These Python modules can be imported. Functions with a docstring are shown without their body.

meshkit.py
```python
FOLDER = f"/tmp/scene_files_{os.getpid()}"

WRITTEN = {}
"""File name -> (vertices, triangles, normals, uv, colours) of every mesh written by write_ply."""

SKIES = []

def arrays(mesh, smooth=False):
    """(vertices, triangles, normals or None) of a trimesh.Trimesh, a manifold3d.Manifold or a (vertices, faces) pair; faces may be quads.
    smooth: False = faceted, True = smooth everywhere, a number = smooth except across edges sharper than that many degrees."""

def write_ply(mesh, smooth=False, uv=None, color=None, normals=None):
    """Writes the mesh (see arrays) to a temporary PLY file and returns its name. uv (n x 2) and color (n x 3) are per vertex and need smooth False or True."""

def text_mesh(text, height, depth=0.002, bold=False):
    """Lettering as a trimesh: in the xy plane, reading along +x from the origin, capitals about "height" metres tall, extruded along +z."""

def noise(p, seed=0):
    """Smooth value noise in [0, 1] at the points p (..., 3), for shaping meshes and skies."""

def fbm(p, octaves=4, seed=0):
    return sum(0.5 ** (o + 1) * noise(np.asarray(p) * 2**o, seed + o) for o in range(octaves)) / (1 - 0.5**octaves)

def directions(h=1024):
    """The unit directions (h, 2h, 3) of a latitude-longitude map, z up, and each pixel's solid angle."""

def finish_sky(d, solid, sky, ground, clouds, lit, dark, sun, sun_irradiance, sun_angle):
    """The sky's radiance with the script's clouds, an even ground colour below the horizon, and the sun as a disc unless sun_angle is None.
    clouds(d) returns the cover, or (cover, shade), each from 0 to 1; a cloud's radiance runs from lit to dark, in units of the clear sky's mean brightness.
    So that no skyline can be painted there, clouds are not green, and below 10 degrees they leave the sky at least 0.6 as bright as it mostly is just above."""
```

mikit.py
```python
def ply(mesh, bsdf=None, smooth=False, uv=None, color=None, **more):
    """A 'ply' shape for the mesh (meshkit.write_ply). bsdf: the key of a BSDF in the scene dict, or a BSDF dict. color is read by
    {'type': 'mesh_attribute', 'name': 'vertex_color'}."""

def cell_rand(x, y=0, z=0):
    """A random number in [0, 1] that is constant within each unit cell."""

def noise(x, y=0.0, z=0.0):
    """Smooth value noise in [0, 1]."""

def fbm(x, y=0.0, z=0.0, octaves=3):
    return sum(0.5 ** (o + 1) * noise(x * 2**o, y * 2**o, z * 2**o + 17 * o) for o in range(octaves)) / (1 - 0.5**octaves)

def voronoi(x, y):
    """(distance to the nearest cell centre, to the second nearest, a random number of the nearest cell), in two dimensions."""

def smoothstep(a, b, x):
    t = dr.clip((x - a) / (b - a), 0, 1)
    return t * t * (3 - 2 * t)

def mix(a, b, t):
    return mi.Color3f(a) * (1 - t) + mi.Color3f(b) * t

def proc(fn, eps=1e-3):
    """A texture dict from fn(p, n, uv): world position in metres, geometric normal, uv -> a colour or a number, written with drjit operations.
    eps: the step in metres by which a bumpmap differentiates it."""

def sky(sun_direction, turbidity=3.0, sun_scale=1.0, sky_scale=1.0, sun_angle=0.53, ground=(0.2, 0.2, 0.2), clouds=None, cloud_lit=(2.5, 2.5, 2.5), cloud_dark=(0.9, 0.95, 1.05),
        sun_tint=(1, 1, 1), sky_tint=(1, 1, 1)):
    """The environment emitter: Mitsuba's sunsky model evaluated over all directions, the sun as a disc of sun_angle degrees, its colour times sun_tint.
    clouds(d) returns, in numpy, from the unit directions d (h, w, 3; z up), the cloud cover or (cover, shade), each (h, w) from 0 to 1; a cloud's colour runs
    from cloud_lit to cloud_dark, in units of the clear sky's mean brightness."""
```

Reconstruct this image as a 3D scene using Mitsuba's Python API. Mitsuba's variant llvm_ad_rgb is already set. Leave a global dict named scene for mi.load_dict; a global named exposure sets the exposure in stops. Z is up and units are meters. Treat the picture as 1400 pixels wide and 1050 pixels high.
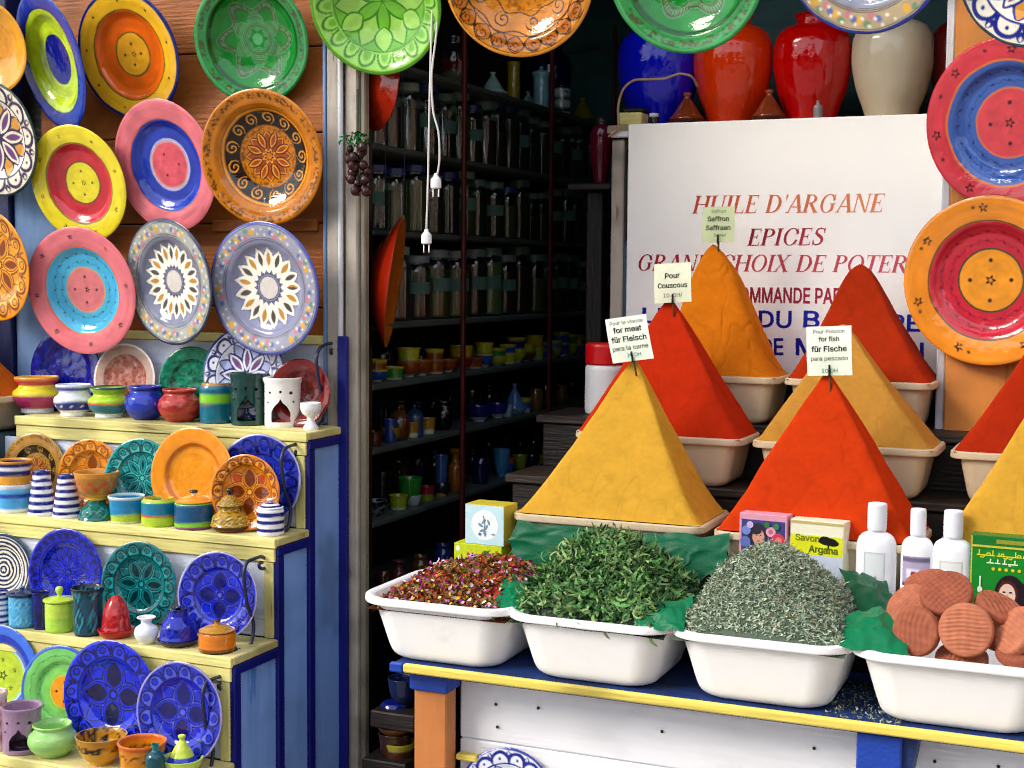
import math, random
import numpy as np, trimesh, manifold3d as m3d
import drjit as dr, mitsuba as mi
import mikit, meshkit
from scipy.interpolate import PchipInterpolator
from shapely.geometry import Polygon, LineString, Point, box as sbox
from shapely import affinity, union_all

scene, labels = {}, {}
T = mi.ScalarTransform4f
rng = np.random.default_rng(7)

# ---------------------------------------------------------------- camera, sky, exposure
FOCAL = 1964.0                      # in photograph pixels (1400 wide)
CAM = np.array([0.0, 0.0, 1.65])
def _basis(yaw, pitch, roll):
    y, t, r = np.radians([yaw, pitch, roll])
    fw = np.array([-np.sin(y) * np.cos(t), np.cos(y) * np.cos(t), -np.sin(t)])
    R = np.array([np.cos(y), np.sin(y), 0.0]); U = np.cross(R, fw)
    R2 = np.cos(r) * R + np.sin(r) * U
    return fw, R2, np.cross(R2, fw)
FWD, RIGHT, UP = _basis(23.15, 4.36, 0.46)
scene['camera'] = {'type': 'perspective', 'fov': 2 * math.degrees(math.atan(700 / FOCAL)), 'fov_axis': 'x', 'near_clip': 0.05, 'far_clip': 300.0,
                   'to_world': T().look_at(origin=CAM.tolist(), target=(CAM + FWD).tolist(), up=UP.tolist())}
scene['sky_light'] = mikit.sky((-0.56, -0.58, 0.53), turbidity=4, sun_scale=0.31, sun_angle=24, clouds=lambda d: 0.7, cloud_lit=(2.1, 2.2, 2.4), sky_tint=(1.0, 1.0, 1.0), sun_tint=(.88, .98, 1.22))
exposure = 3.05

# ---------------------------------------------------------------- placing
def ray(x, y): return FWD + RIGHT * ((x - 700) / FOCAL) - UP * ((y - 525) / FOCAL)
def onY(x, y, Y): d = ray(x, y); return CAM + d * (Y / d[1])
def onZ(x, y, Z): d = ray(x, y); return CAM + d * ((Z - CAM[2]) / d[2])
def onX(x, y, X): d = ray(x, y); return CAM + d * (X / d[0])
def pix(P):
    v = np.asarray(P) - CAM; z = v @ FWD
    return 700 + FOCAL * (v @ RIGHT) / z, 525 - FOCAL * (v @ UP) / z, z

# ---------------------------------------------------------------- colours
def C(h):
    h = h.lstrip('#')
    v = np.array([int(h[i:i + 2], 16) for i in (0, 2, 4)]) / 255.0
    return np.where(v <= 0.04045, v / 12.92, ((v + 0.055) / 1.055) ** 2.4) ** 1.18 * 0.92
def ss(a, b, x):
    t = np.clip((x - a) / (b - a), 0, 1); return t * t * (3 - 2 * t)
def over(c, col, m): return c * (1 - m[:, None]) + np.asarray(col) * m[:, None]
def ring(r, a, b, e=0.012): return ss(a - e, a + e, r) * (1 - ss(b - e, b + e, r))
def nz(p, o=3, s=0): return meshkit.fbm(p, o, s)

# ---------------------------------------------------------------- materials
def vc(): return {'type': 'mesh_attribute', 'name': 'vertex_color'}
def wave_bump(p, n, uv): return mikit.noise(p.x * 55, p.y * 55, p.z * 55) + 0.25 * mikit.noise(p.x * 240, p.y * 240, p.z * 240)
def fine_bump(p, n, uv): return mikit.fbm(p.x * 260, p.y * 260, p.z * 260, octaves=3)
def clay_bump(p, n, uv): return mikit.fbm(p.x * 420, p.y * 420, p.z * 420, octaves=2)
def dirt_white(p, n, uv):
    d = mikit.fbm(p.x * 9, p.y * 9, p.z * 9, octaves=4); s = mikit.fbm(p.x * 60, p.y * 60, p.z * 60, octaves=2)
    return mikit.mix((0.86, 0.86, 0.86), (0.74, 0.73, 0.70), mikit.smoothstep(0.55, 0.9, d * 0.75 + s * 0.25))
def dirt_rough(p, n, uv): return 0.22 + 0.25 * mikit.fbm(p.x * 14, p.y * 14, p.z * 14)
scene['glaze'] = {'type': 'twosided', 'bsdf': {'type': 'bumpmap', 'arbitrary': mikit.proc(wave_bump), 'scale': 0.0011,
                  'bsdf': {'type': 'principled', 'base_color': vc(), 'roughness': 0.06, 'specular': 0.62}}}
scene['satin'] = {'type': 'twosided', 'bsdf': {'type': 'bumpmap', 'arbitrary': mikit.proc(wave_bump), 'scale': 0.0006,
                  'bsdf': {'type': 'principled', 'base_color': vc(), 'roughness': 0.35, 'specular': 0.45}}}
scene['powder'] = {'type': 'twosided', 'bsdf': {'type': 'bumpmap', 'arbitrary': mikit.proc(fine_bump), 'scale': 0.0016,
                   'bsdf': {'type': 'principled', 'base_color': vc(), 'roughness': 0.95, 'specular': 0.12}}}
scene['clay'] = {'type': 'twosided', 'bsdf': {'type': 'bumpmap', 'arbitrary': mikit.proc(clay_bump), 'scale': 0.0010,
                 'bsdf': {'type': 'principled', 'base_color': vc(), 'roughness': 0.8, 'specular': 0.25}}}
scene['matte'] = {'type': 'twosided', 'bsdf': {'type': 'principled', 'base_color': vc(), 'roughness': 0.75, 'specular': 0.25}}
scene['sheet_plastic'] = {'type': 'twosided', 'bsdf': {'type': 'principled', 'base_color': vc(), 'roughness': 0.42, 'specular': 0.22}}
scene['white_plastic'] = {'type': 'twosided', 'bsdf': {'type': 'principled', 'base_color': mikit.proc(dirt_white), 'roughness': mikit.proc(dirt_rough), 'specular': 0.5}}
scene['leaf'] = {'type': 'twosided', 'bsdf': {'type': 'principled', 'base_color': vc(), 'roughness': 0.6, 'specular': 0.3}}
scene['iron'] = {'type': 'principled', 'base_color': {'type': 'rgb', 'value': [0.012, 0.016, 0.05]}, 'roughness': 0.35, 'specular': 0.5}
scene['steel'] = {'type': 'roughconductor', 'alpha': 0.25}
scene['jar_glass'] = {'type': 'thindielectric', 'int_ior': 1.5, 'specular_transmittance': {'type': 'rgb', 'value': [0.72, 0.92, 0.84]}}

# one painted-timber texture for all boards: uv.x picks the paint, uv.y the direction of the grain
PAINTS, _paint_rows = {}, []
def paint(name, main, worn, amount=0.5, dirt=0.25):
    PAINTS[name] = len(_paint_rows)
    _paint_rows.append([*C(main), *C(worn), amount, dirt])
paint('yellow', '#efe79c', '#a3925a', 0.6, 0.4)
paint('treadyellow', '#d9cf94', '#9a8f66', 0.5, 0.5)
paint('blueboard', '#dfe6f4', '#a9b2c8', 0.35, 0.25)
paint('navy', '#101c86', '#0c1446', 0.45, 0.3)
paint('palepanel', '#8fb4f0', '#5584cc', 0.5, 0.35)
paint('brown', '#b06a26', '#8a4e1a', 0.4, 0.4)
paint('postgrey', '#c4bbae', '#7a6e62', 0.55, 0.6)
paint('postslate', '#47606e', '#232d36', 0.55, 0.6)
paint('bead', '#dfe2e6', '#93938f', 0.45, 0.4)
paint('tableblue', '#27447f', '#232d3c', 0.75, 0.65)
paint('brightblue', '#2352b4', '#16306f', 0.45, 0.35)
paint('edgeyellow', '#f0de73', '#a38d4a', 0.75, 0.45)
paint('white', '#f6f7fb', '#c9ccd4', 0.35, 0.12)
paint('ochre', '#cc8a52', '#ad6b38', 0.5, 0.25)
paint('orangewall', '#e0994f', '#c57d3a', 0.5, 0.25)
paint('darkwood', '#2a211c', '#120d0a', 0.5, 0.5)
paint('bluewall', '#7f9fc6', '#3c5f94', 0.5, 0.4)
paint('deepblue', '#15275f', '#0a1230', 0.5, 0.3)
paint('jamb', '#97907f', '#46525a', 0.55, 0.6)
paint('teal', '#22605e', '#123838', 0.5, 0.4)
paint('maroon', '#5a0f18', '#30070b', 0.45, 0.3)
paint('plaster', '#b9a58c', '#94806a', 0.5, 0.35)
paint('shelfgrey', '#454e4c', '#20262a', 0.5, 0.4)
paint('signwhite', '#f0eee2', '#dbd8c8', 0.35, 0.12)
paint('steplumber', '#3a3028', '#1e1813', 0.5, 0.5)
_TAB = np.array(_paint_rows, np.float32)
_COLS = [mi.Float(np.ascontiguousarray(_TAB[:, k])) for k in range(8)]
def timber(p, n, uv):
    i = mi.UInt32(uv.x + 0.5); g = mi.UInt32(uv.y + 0.5)
    get = lambda k: dr.gather(mi.Float, _COLS[k], i)
    sx = dr.select(g == 0, 0.10, 1.0); sy = dr.select(g == 1, 0.10, 1.0); sz = dr.select(g == 2, 0.10, 1.0)
    grain = mikit.fbm(p.x * 70 * sx, p.y * 70 * sy, p.z * 70 * sz, octaves=4)
    wear = mikit.fbm(p.x * 16 * sx + 5, p.y * 16 * sy, p.z * 16 * sz, octaves=4)
    spot = mikit.fbm(p.x * 6, p.y * 6 + 9, p.z * 6, octaves=3)
    m = mikit.smoothstep(0.42, 0.80, wear * 0.65 + grain * 0.35) * get(6) + mikit.smoothstep(0.66, 0.71, wear * 0.7 + grain * 0.3) * get(6)
    c = mikit.mix(mi.Color3f(get(0), get(1), get(2)), mi.Color3f(get(3), get(4), get(5)), dr.clip(m, 0, 1))
    return c * (1 - get(7) * mikit.smoothstep(0.45, 0.8, spot)) * (0.92 + 0.16 * grain)
def timber_bump(p, n, uv):
    g = mi.UInt32(uv.y + 0.5)
    sx = dr.select(g == 0, 0.08, 1.0); sy = dr.select(g == 1, 0.08, 1.0); sz = dr.select(g == 2, 0.08, 1.0)
    return mikit.fbm(p.x * 150 * sx, p.y * 150 * sy, p.z * 150 * sz, octaves=3)
scene['timber'] = {'type': 'twosided', 'bsdf': {'type': 'bumpmap', 'arbitrary': mikit.proc(timber_bump), 'scale': 0.0022,
                   'bsdf': {'type': 'principled', 'base_color': mikit.proc(timber), 'roughness': 0.5, 'specular': 0.4}}}
def ground_tex(p, n, uv):
    a = mikit.fbm(p.x * 3, p.y * 3, p.z, octaves=4); b = mikit.fbm(p.x * 30, p.y * 30, p.z, octaves=3)
    return mikit.mix((0.30, 0.27, 0.23), (0.17, 0.155, 0.14), mikit.smoothstep(0.3, 0.75, a * 0.6 + b * 0.4))
scene['ground_mat'] = {'type': 'principled', 'base_color': mikit.proc(ground_tex), 'roughness': 0.85, 'specular': 0.3}

# ---------------------------------------------------------------- scene entries
def numbered(name):
    used = lambda k: k in scene or k in labels or any(s.startswith(k + '__') for s in _stems)
    if not used(name) and name not in _stems: return name
    i = 1
    while f'{name}_{i:03d}' in _stems or f'{name}_{i:03d}' in scene: i += 1
    return f'{name}_{i:03d}'
_stems = set()
def thing(name, label, cat=None, group=None, kind=None):
    k = numbered(name); _stems.add(k)
    d = {'label': label}
    if cat: d['category'] = cat
    if group: d['group'] = group
    if kind: d['kind'] = kind
    labels[k] = d
    return k
def structure(name, label=None):
    k = numbered(name); _stems.add(k); labels[k] = {'kind': 'structure'}
    if label: labels[k]['label'] = label
    return k
def part(parent, name, label=None, kind=None):
    k = numbered(f'{parent}__{name}'); _stems.add(k)
    if label or kind:
        labels[k] = {}
        if label: labels[k]['label'] = label
        if kind: labels[k]['kind'] = kind
    return k
def put(key, mesh, mat, col=None, smooth=True, grain=None, pnt=None):
    if isinstance(mesh, trimesh.Trimesh): V, F = np.asarray(mesh.vertices), np.asarray(mesh.faces)
    elif hasattr(mesh, 'to_mesh'):
        mm = mesh.to_mesh(); V, F = np.asarray(mm.vert_properties[:, :3], float), np.asarray(mm.tri_verts)
    else: V, F = np.asarray(mesh[0], float), np.asarray(mesh[1], int)
    if not isinstance(smooth, bool):
        tm = trimesh.graph.smooth_shade(trimesh.Trimesh(V, F, process=False), angle=np.radians(smooth), facet_minarea=None)
        V, F, smooth = np.asarray(tm.vertices), np.asarray(tm.faces), True
    uv = None
    if pnt is not None: uv = np.tile([float(PAINTS[pnt]), float(grain or 0)], (len(V), 1)); mat = 'timber'
    if col is not None:
        col = np.asarray(col, float)
        if col.ndim == 1: col = np.tile(col, (len(V), 1))
        col = np.clip(col, 0, 0.9)
    scene[key] = mikit.ply((V, F), mat, smooth=smooth, uv=uv, color=col)
    return key

# ---------------------------------------------------------------- mesh helpers
def cbox(x0, x1, y0, y1, z0, z1, ch=0.003):
    c = np.array([(x0 + x1) / 2, (y0 + y1) / 2, (z0 + z1) / 2]); h = np.abs(np.array([x1 - x0, y1 - y0, z1 - z0])) / 2
    ch = min(ch, h.min() * 0.6); pts = []
    for s in np.ndindex(2, 2, 2):
        s = np.array(s) * 2 - 1
        for k in range(3):
            q = h - ch; q[k] = h[k]; pts.append(c + s * q)
    return trimesh.convex.convex_hull(np.array(pts))
def spline(ctrl, n):
    p = np.array(ctrl, float); d = np.r_[0, np.cumsum(np.maximum(np.linalg.norm(np.diff(p, axis=0), axis=1), 1e-5))]
    t = np.unique(np.r_[np.linspace(0, d[-1], n), d])
    return np.stack([PchipInterpolator(d, p[:, k])(t) for k in (0, 1)], 1)
def lathe(prof, na):
    th = np.arange(na) * 2 * np.pi / na; n = len(prof)
    r, z = prof[:, :1], prof[:, 1:]
    V = np.stack([r * np.cos(th), r * np.sin(th), z + 0 * th], -1).reshape(-1, 3)
    i, j = np.meshgrid(np.arange(n - 1), np.arange(na), indexing='ij'); k = (j + 1) % na
    a, b, c, d = i * na + j, i * na + k, (i + 1) * na + k, (i + 1) * na + j
    F = np.concatenate([np.stack([a, b, c], -1).reshape(-1, 3), np.stack([a, c, d], -1).reshape(-1, 3)])
    R, TH = np.broadcast_arrays(r, th); Z = np.broadcast_to(z, R.shape)
    return V, F, R.ravel(), Z.ravel(), TH.ravel()
def place(V, P, e1=(1, 0, 0), e2=(0, 1, 0), e3=(0, 0, 1)): return np.asarray(P) + V @ np.array([e1, e2, e3])
def tube(points, rad, sides=8, n=None):
    p = np.asarray(points, float)
    if n:
        d = np.r_[0, np.cumsum(np.linalg.norm(np.diff(p, axis=0), axis=1))]; t = np.linspace(0, d[-1], n)
        p = np.stack([PchipInterpolator(d, p[:, k])(t) for k in range(3)], 1)
    t = np.gradient(p, axis=0); t /= np.linalg.norm(t, axis=1, keepdims=True) + 1e-12
    a = np.cross(t[0], [0.31, 0.2, 0.93]); a /= np.linalg.norm(a); A = []
    for k in range(len(p)):
        a = a - t[k] * (a @ t[k]); a /= np.linalg.norm(a); A.append(a)
    A = np.array(A); B = np.cross(t, A); th = np.arange(sides) * 2 * np.pi / sides
    rad = np.broadcast_to(rad, (len(p),))[:, None, None]
    V = (p[:, None] + rad * (np.cos(th)[None, :, None] * A[:, None] + np.sin(th)[None, :, None] * B[:, None])).reshape(-1, 3)
    i, j = np.meshgrid(np.arange(len(p) - 1), np.arange(sides), indexing='ij'); k = (j + 1) % sides
    q = np.stack([i * sides + j, i * sides + k, (i + 1) * sides + k, (i + 1) * sides + j], -1).reshape(-1, 4)
    F = np.vstack([q[:, [0, 1, 2]], q[:, [0, 2, 3]]])
    for e in (0, len(p) - 1):
        c = len(V); V = np.vstack([V, p[e]]); r = e * sides + np.arange(sides); r2 = e * sides + (np.arange(sides) + 1) % sides
        F = np.vstack([F, np.stack([r2, r, 0 * r + c], 1) if e == 0 else np.stack([r, r2, 0 * r + c], 1)])
    return V, F
def join(ms):
    Vs, Fs, n = [], [], 0
    for m in ms:
        V, F = (np.asarray(m.vertices), np.asarray(m.faces)) if isinstance(m, trimesh.Trimesh) else m[:2]
        Vs.append(V); Fs.append(F + n); n += len(V)
    return np.vstack(Vs), np.vstack(Fs)
def extrude(poly, depth):
    ps = getattr(poly, 'geoms', [poly])
    return join([trimesh.creation.extrude_polygon(g, depth, engine='earcut') for g in ps if g.area > 1e-9])

# ================================================================ glaze patterns: colour from polar (r 0..1, th) on the plate
def streak(c, r, th, amp=0.18, seed=0, rad=16, ang=2.0):
    p = np.stack([r * rad, np.cos(th) * ang + 5, np.sin(th) * ang + seed], 1)
    q = np.stack([r * np.cos(th) * 5, r * np.sin(th) * 5, 0 * r + seed], 1)
    return c * (1 + amp * 1.3 * (nz(p, 3, seed) - 0.5) * 2 + amp * 0.8 * (nz(q, 2, seed) - 0.5) * 2)[:, None]
def cell(th, k, ph=0.0):
    u = (th - ph) * k / (2 * np.pi); i = np.floor(u + 0.5)
    return (u - i) * 2 * np.pi / k, i
def petal(r, th, k, r0, r1, w, ph=0.0, pw=0.8):
    """>0 inside a petal, in units of r; k petals from r0 to r1, half width w"""
    a, _ = cell(th, k, ph); t = np.clip((r - r0) / (r1 - r0), 0, 1)
    return w * np.sin(np.pi * t) ** pw - np.abs(a) * r - 0.02 * ((r < r0) | (r > r1))
def spot(r, th, k, rr, rad, ph=0.0):
    a, _ = cell(th, k, ph); return rad - np.hypot(a * rr, r - rr)
def fill(c, col, d, e=0.008): return over(c, col, ss(-e, e, d))
def outline(c, col, d, w=0.012, e=0.008): return over(c, col, ss(-w - e, -w, d) * (1 - ss(w, w + e, d)))
def scroll(r, th, k, rr, rad, ph=0.0, turns=1.6, w=0.22):
    a, i = cell(th, k, ph); x, y = a * rr, r - rr
    rho, phi = np.hypot(x, y) / rad, np.arctan2(y, x)
    f = (rho * turns - phi / (2 * np.pi)); f = np.abs(f - np.floor(f) - 0.5)
    return ss(w, w * 0.6, 0.5 - f) * (rho < 1)
def star(r, th, rr, ph, size, c, col, hollow=True):
    x, y = r * np.cos(th) - rr * np.cos(ph), r * np.sin(th) - rr * np.sin(ph)
    rho, a = np.hypot(x, y) / size, np.arctan2(y, x) - ph
    v = np.abs(((a / (2 * np.pi) * 5) % 1) - 0.5) * 2
    b = rho / (0.42 + 0.58 * v ** 1.3)
    m = ss(1.15, 0.9, b) * ((ss(0.35, 0.55, b) if hollow else 1.0))
    return over(c, col, m)
def banded(stops, lines=(), stars=(), dots=(), scrib=(), amp=0.16, seed=0, linecol='#2a3a2a', starcol='#30241c'):
    """stops: (outer r, colour) from the centre out; lines: (r, width, colour or None); stars: (k, r, size, phase); dots: (k, r, size)"""
    def f(r, th):
        c = np.tile(C(stops[0][1]), (len(r), 1))
        wob = 0.006 * (nz(np.stack([np.cos(th) * 3, np.sin(th) * 3, 0 * r + seed], 1), 2) - 0.5) * 2
        rr = r + wob
        for (a, _), (_, col) in zip(stops, stops[1:]): c = over(c, C(col), ss(a - 0.007, a + 0.007, rr))
        c = streak(c, r, th, amp, seed)
        for a, w, col in lines: c = over(c, C(col or linecol), ring(rr, a - w, a + w, 0.006))
        for a, w, k in scrib:
            wv = a + 0.012 * np.sin(k * th) + 0.01 * np.sin(2.3 * k * th + 1)
            c = over(c, C(linecol), 0.55 * ring(r, wv - w, wv + w, 0.006))
            c = fill(c, C(linecol) * 1.0, spot(r, th, k, a, 0.016), 0.01)
        for k, a, s, ph in stars:
            for j in range(k): c = star(r, th, a, ph + j * 2 * np.pi / k, s, c, C(starcol), s > 0.035)
        for k, a, s in dots: c = fill(c, C(starcol), spot(r, th, k, a, s), 0.012)
        return c
    return f
def carved(line, mid, light, k=14, kc=6, rr=0.70, rimcol=None, seed=0, amp=0.22, edge=None, accent=None):
    def f(r, th):
        c = np.tile(C(mid), (len(r), 1))
        if rimcol: c = over(c, C(rimcol), ss(rr - 0.01, rr + 0.01, r))
        rm = (rr + 0.98) / 2; h = (0.97 - rr) / 2
        a, i = cell(th, k)
        d = 1 - np.sqrt((a * rm / (np.pi / k * rm * 0.86)) ** 2 + ((r - rr - 0.02) / (2 * h * 0.8)) ** 2)
        inn = (r > rr + 0.02)
        c = fill(c, C(light), np.where(inn, d, -1) * 0.3, 0.02); c = outline(c, C(line), np.where(inn, d, -1) * 0.2, 0.016, 0.012)
        c = fill(c, C(accent or mid), spot(r, th, k, rm - 0.02, h * 0.42), 0.015); c = outline(c, C(line), spot(r, th, k, rm - 0.02, h * 0.45), 0.008, 0.01)
        c = fill(c, C(line), petal(r, th, k, rr + 0.05, 0.95, 0.02, np.pi / k), 0.01)
        c = over(c, C(line), ring(r, rr - 0.012, rr + 0.012, 0.01))
        p1 = petal(r, th, kc, 0.06, rr - 0.04, 0.17 * 6 / kc + 0.02); p2 = petal(r, th, kc, rr * 0.42, rr - 0.02, 0.10 * 6 / kc + 0.03, np.pi / kc)
        c = fill(c, C(light), p2); c = outline(c, C(line), p2, 0.012, 0.01); c = fill(c, C(accent or mid), p2 - 0.045, 0.012)
        c = fill(c, C(light) * 0.8 + C(mid) * 0.2, p1); c = outline(c, C(line), p1, 0.014, 0.012)
        c = fill(c, C(mid), p1 - 0.05, 0.012); c = outline(c, C(line), p1 - 0.06, 0.006, 0.01); c = fill(c, C(line), p1 - 0.11, 0.015)
        c = fill(c, C(light), 0.07 - r); c = outline(c, C(line), 0.07 - r, 0.01, 0.01)
        if edge: c = over(c, C(edge), ss(0.955, 0.97, r))
        return streak(c, r, th, amp, seed, 8, 3)
    return f
def amber_scroll(base='#c98118', dark='#23140a', light='#e2a040', k=13, big=False, seed=3):
    def f(r, th):
        c = np.tile(C(base), (len(r), 1))
        if not big:
            p = np.stack([np.cos(th) * r * 30, np.sin(th) * r * 30, 0 * r], 1)
            c = over(c, C(dark), ring(r, 0.86, 0.96, 0.01) * ss(0.52, 0.60, nz(p, 2)) * 0.75)
            c = over(c, C(dark), ring(r, 0.46, 0.68, 0.01)); c = over(c, C(light), scroll(r, th, k, 0.575, 0.098))
            c = over(c, C(light), ring(r, 0.69, 0.72, 0.008)); c = over(c, C(dark), 0.7 * ring(r, 0.72, 0.732, 0.006))
            c = over(c, C(dark), ring(r, 0.385, 0.45, 0.01) * ss(0.5, 0.6, nz(p * 1.3, 2)) * 0.6)
            for q in (petal(r, th, 8, 0.05, 0.38, 0.1), petal(r, th, 8, 0.12, 0.38, 0.06, np.pi / 8)):
                c = fill(c, C('#a8541c'), q - 0.02, 0.012); c = outline(c, C('#6b3510'), q, 0.01, 0.01); c = outline(c, C(light), q - 0.02, 0.006, 0.008)
        else:
            for rr, rad, kk in ((0.865, 0.075, 22), (0.60, 0.10, 9)):
                s = 0.5 + 0.5 * np.cos(th * kk)
                if kk == 9:
                    lo, hi = 0.47 + 0.05 * s, 0.70 + 0.06 * s
                    c = over(c, C(dark), ss(0.012, 0.004, np.abs(r - lo)) + ss(0.012, 0.004, np.abs(r - hi)))
                else:
                    tri = petal(r, th, kk, 0.75, 0.955, 0.115); c = over(c, C('#a8560f'), ss(0.0, 0.02, tri) * 0.6); c = outline(c, C(dark), tri, 0.008, 0.008)
                c = over(c, C(dark), scroll(r, th, kk, rr, rad, 0.0, 1.5, 0.17))
            p = np.stack([np.cos(th) * r * 22, np.sin(th) * r * 22, 0 * r], 1)
            c = over(c, C('#8d4c12'), (r < 0.46) * ss(0.5, 0.56, nz(p, 2)) * 0.6)
            c = over(c, C(dark), ring(r, 0.955, 0.962, 0.004) + ring(r, 0.745, 0.755, 0.004)); c = over(c, C(light), ring(r, 0.965, 0.99, 0.005))
        return streak(c, r, th, 0.2, seed, 6, 3)
    return f
def white_flower(rim='#a9a9bb', ground='#8d8fa8', k=18, r1=0.60, mid=0.2, edge='#34407c', seed=1):
    def f(r, th):
        c = np.tile(C(rim), (len(r), 1))
        c = over(c, C(ground), 1 - ss(0.70, 0.715, r))
        for k2, ph, col, rr, s in ((18, 0, '#dfb24e', 0.85, 0.05), (18, .17, '#c98d93', 0.80, 0.045), (18, .11, '#7f9b78', 0.89, 0.04), (18, .27, '#6f7fb4', 0.84, 0.04), (36, .05, '#e6e2d8', 0.82, 0.02), (36, .13, '#e8e4da', 0.90, 0.018)):
            a, i = cell(th, k2, ph); jit = (np.sin(i * 12.9898 + k2) * 43758.5453) % 1
            c = fill(c, C(col), np.where(jit < 0.75, s - np.hypot(a * rr, r - rr + 0.05 * (jit - .4)), -1), 0.014)
        for a in (0.715, 0.735, 0.755, 0.945): c = over(c, C('#5a5f78'), ring(r, a - 0.005, a + 0.005, 0.005))
        pass
        q = petal(r, th, k, mid + 0.01, r1, 0.105, 0, 0.9); c = fill(c, C('#f1eee2'), q); c = outline(c, C('#6e7390'), q + 0.004, 0.006, 0.006)
        _, i = cell(th, k)
        q3 = petal(r, th, k, mid + 0.13, r1 - 0.07, 0.042); c = over(c, np.where((np.mod(i, 2) < 0.5)[:, None], C('#c6953c'), C('#5d564e')), ss(-0.006, 0.01, q3))
        c = over(c, C('#434a66'), ss(0.02, 0.0, np.abs(r - mid - 0.015)) * ss(0.0, 0.4, np.abs(np.sin(th * k / 2))))
        c = over(c, C('#d8d2cc'), 1 - ss(mid - 0.04, mid - 0.03, r)); c = over(c, C('#5a5f78'), ring(r, mid - 0.035, mid - 0.02, 0.006))
        c = over(c, C(edge), ss(0.955, 0.967, r))
        return streak(c, r, th, 0.1, seed, 6, 3)
    return f
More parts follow.
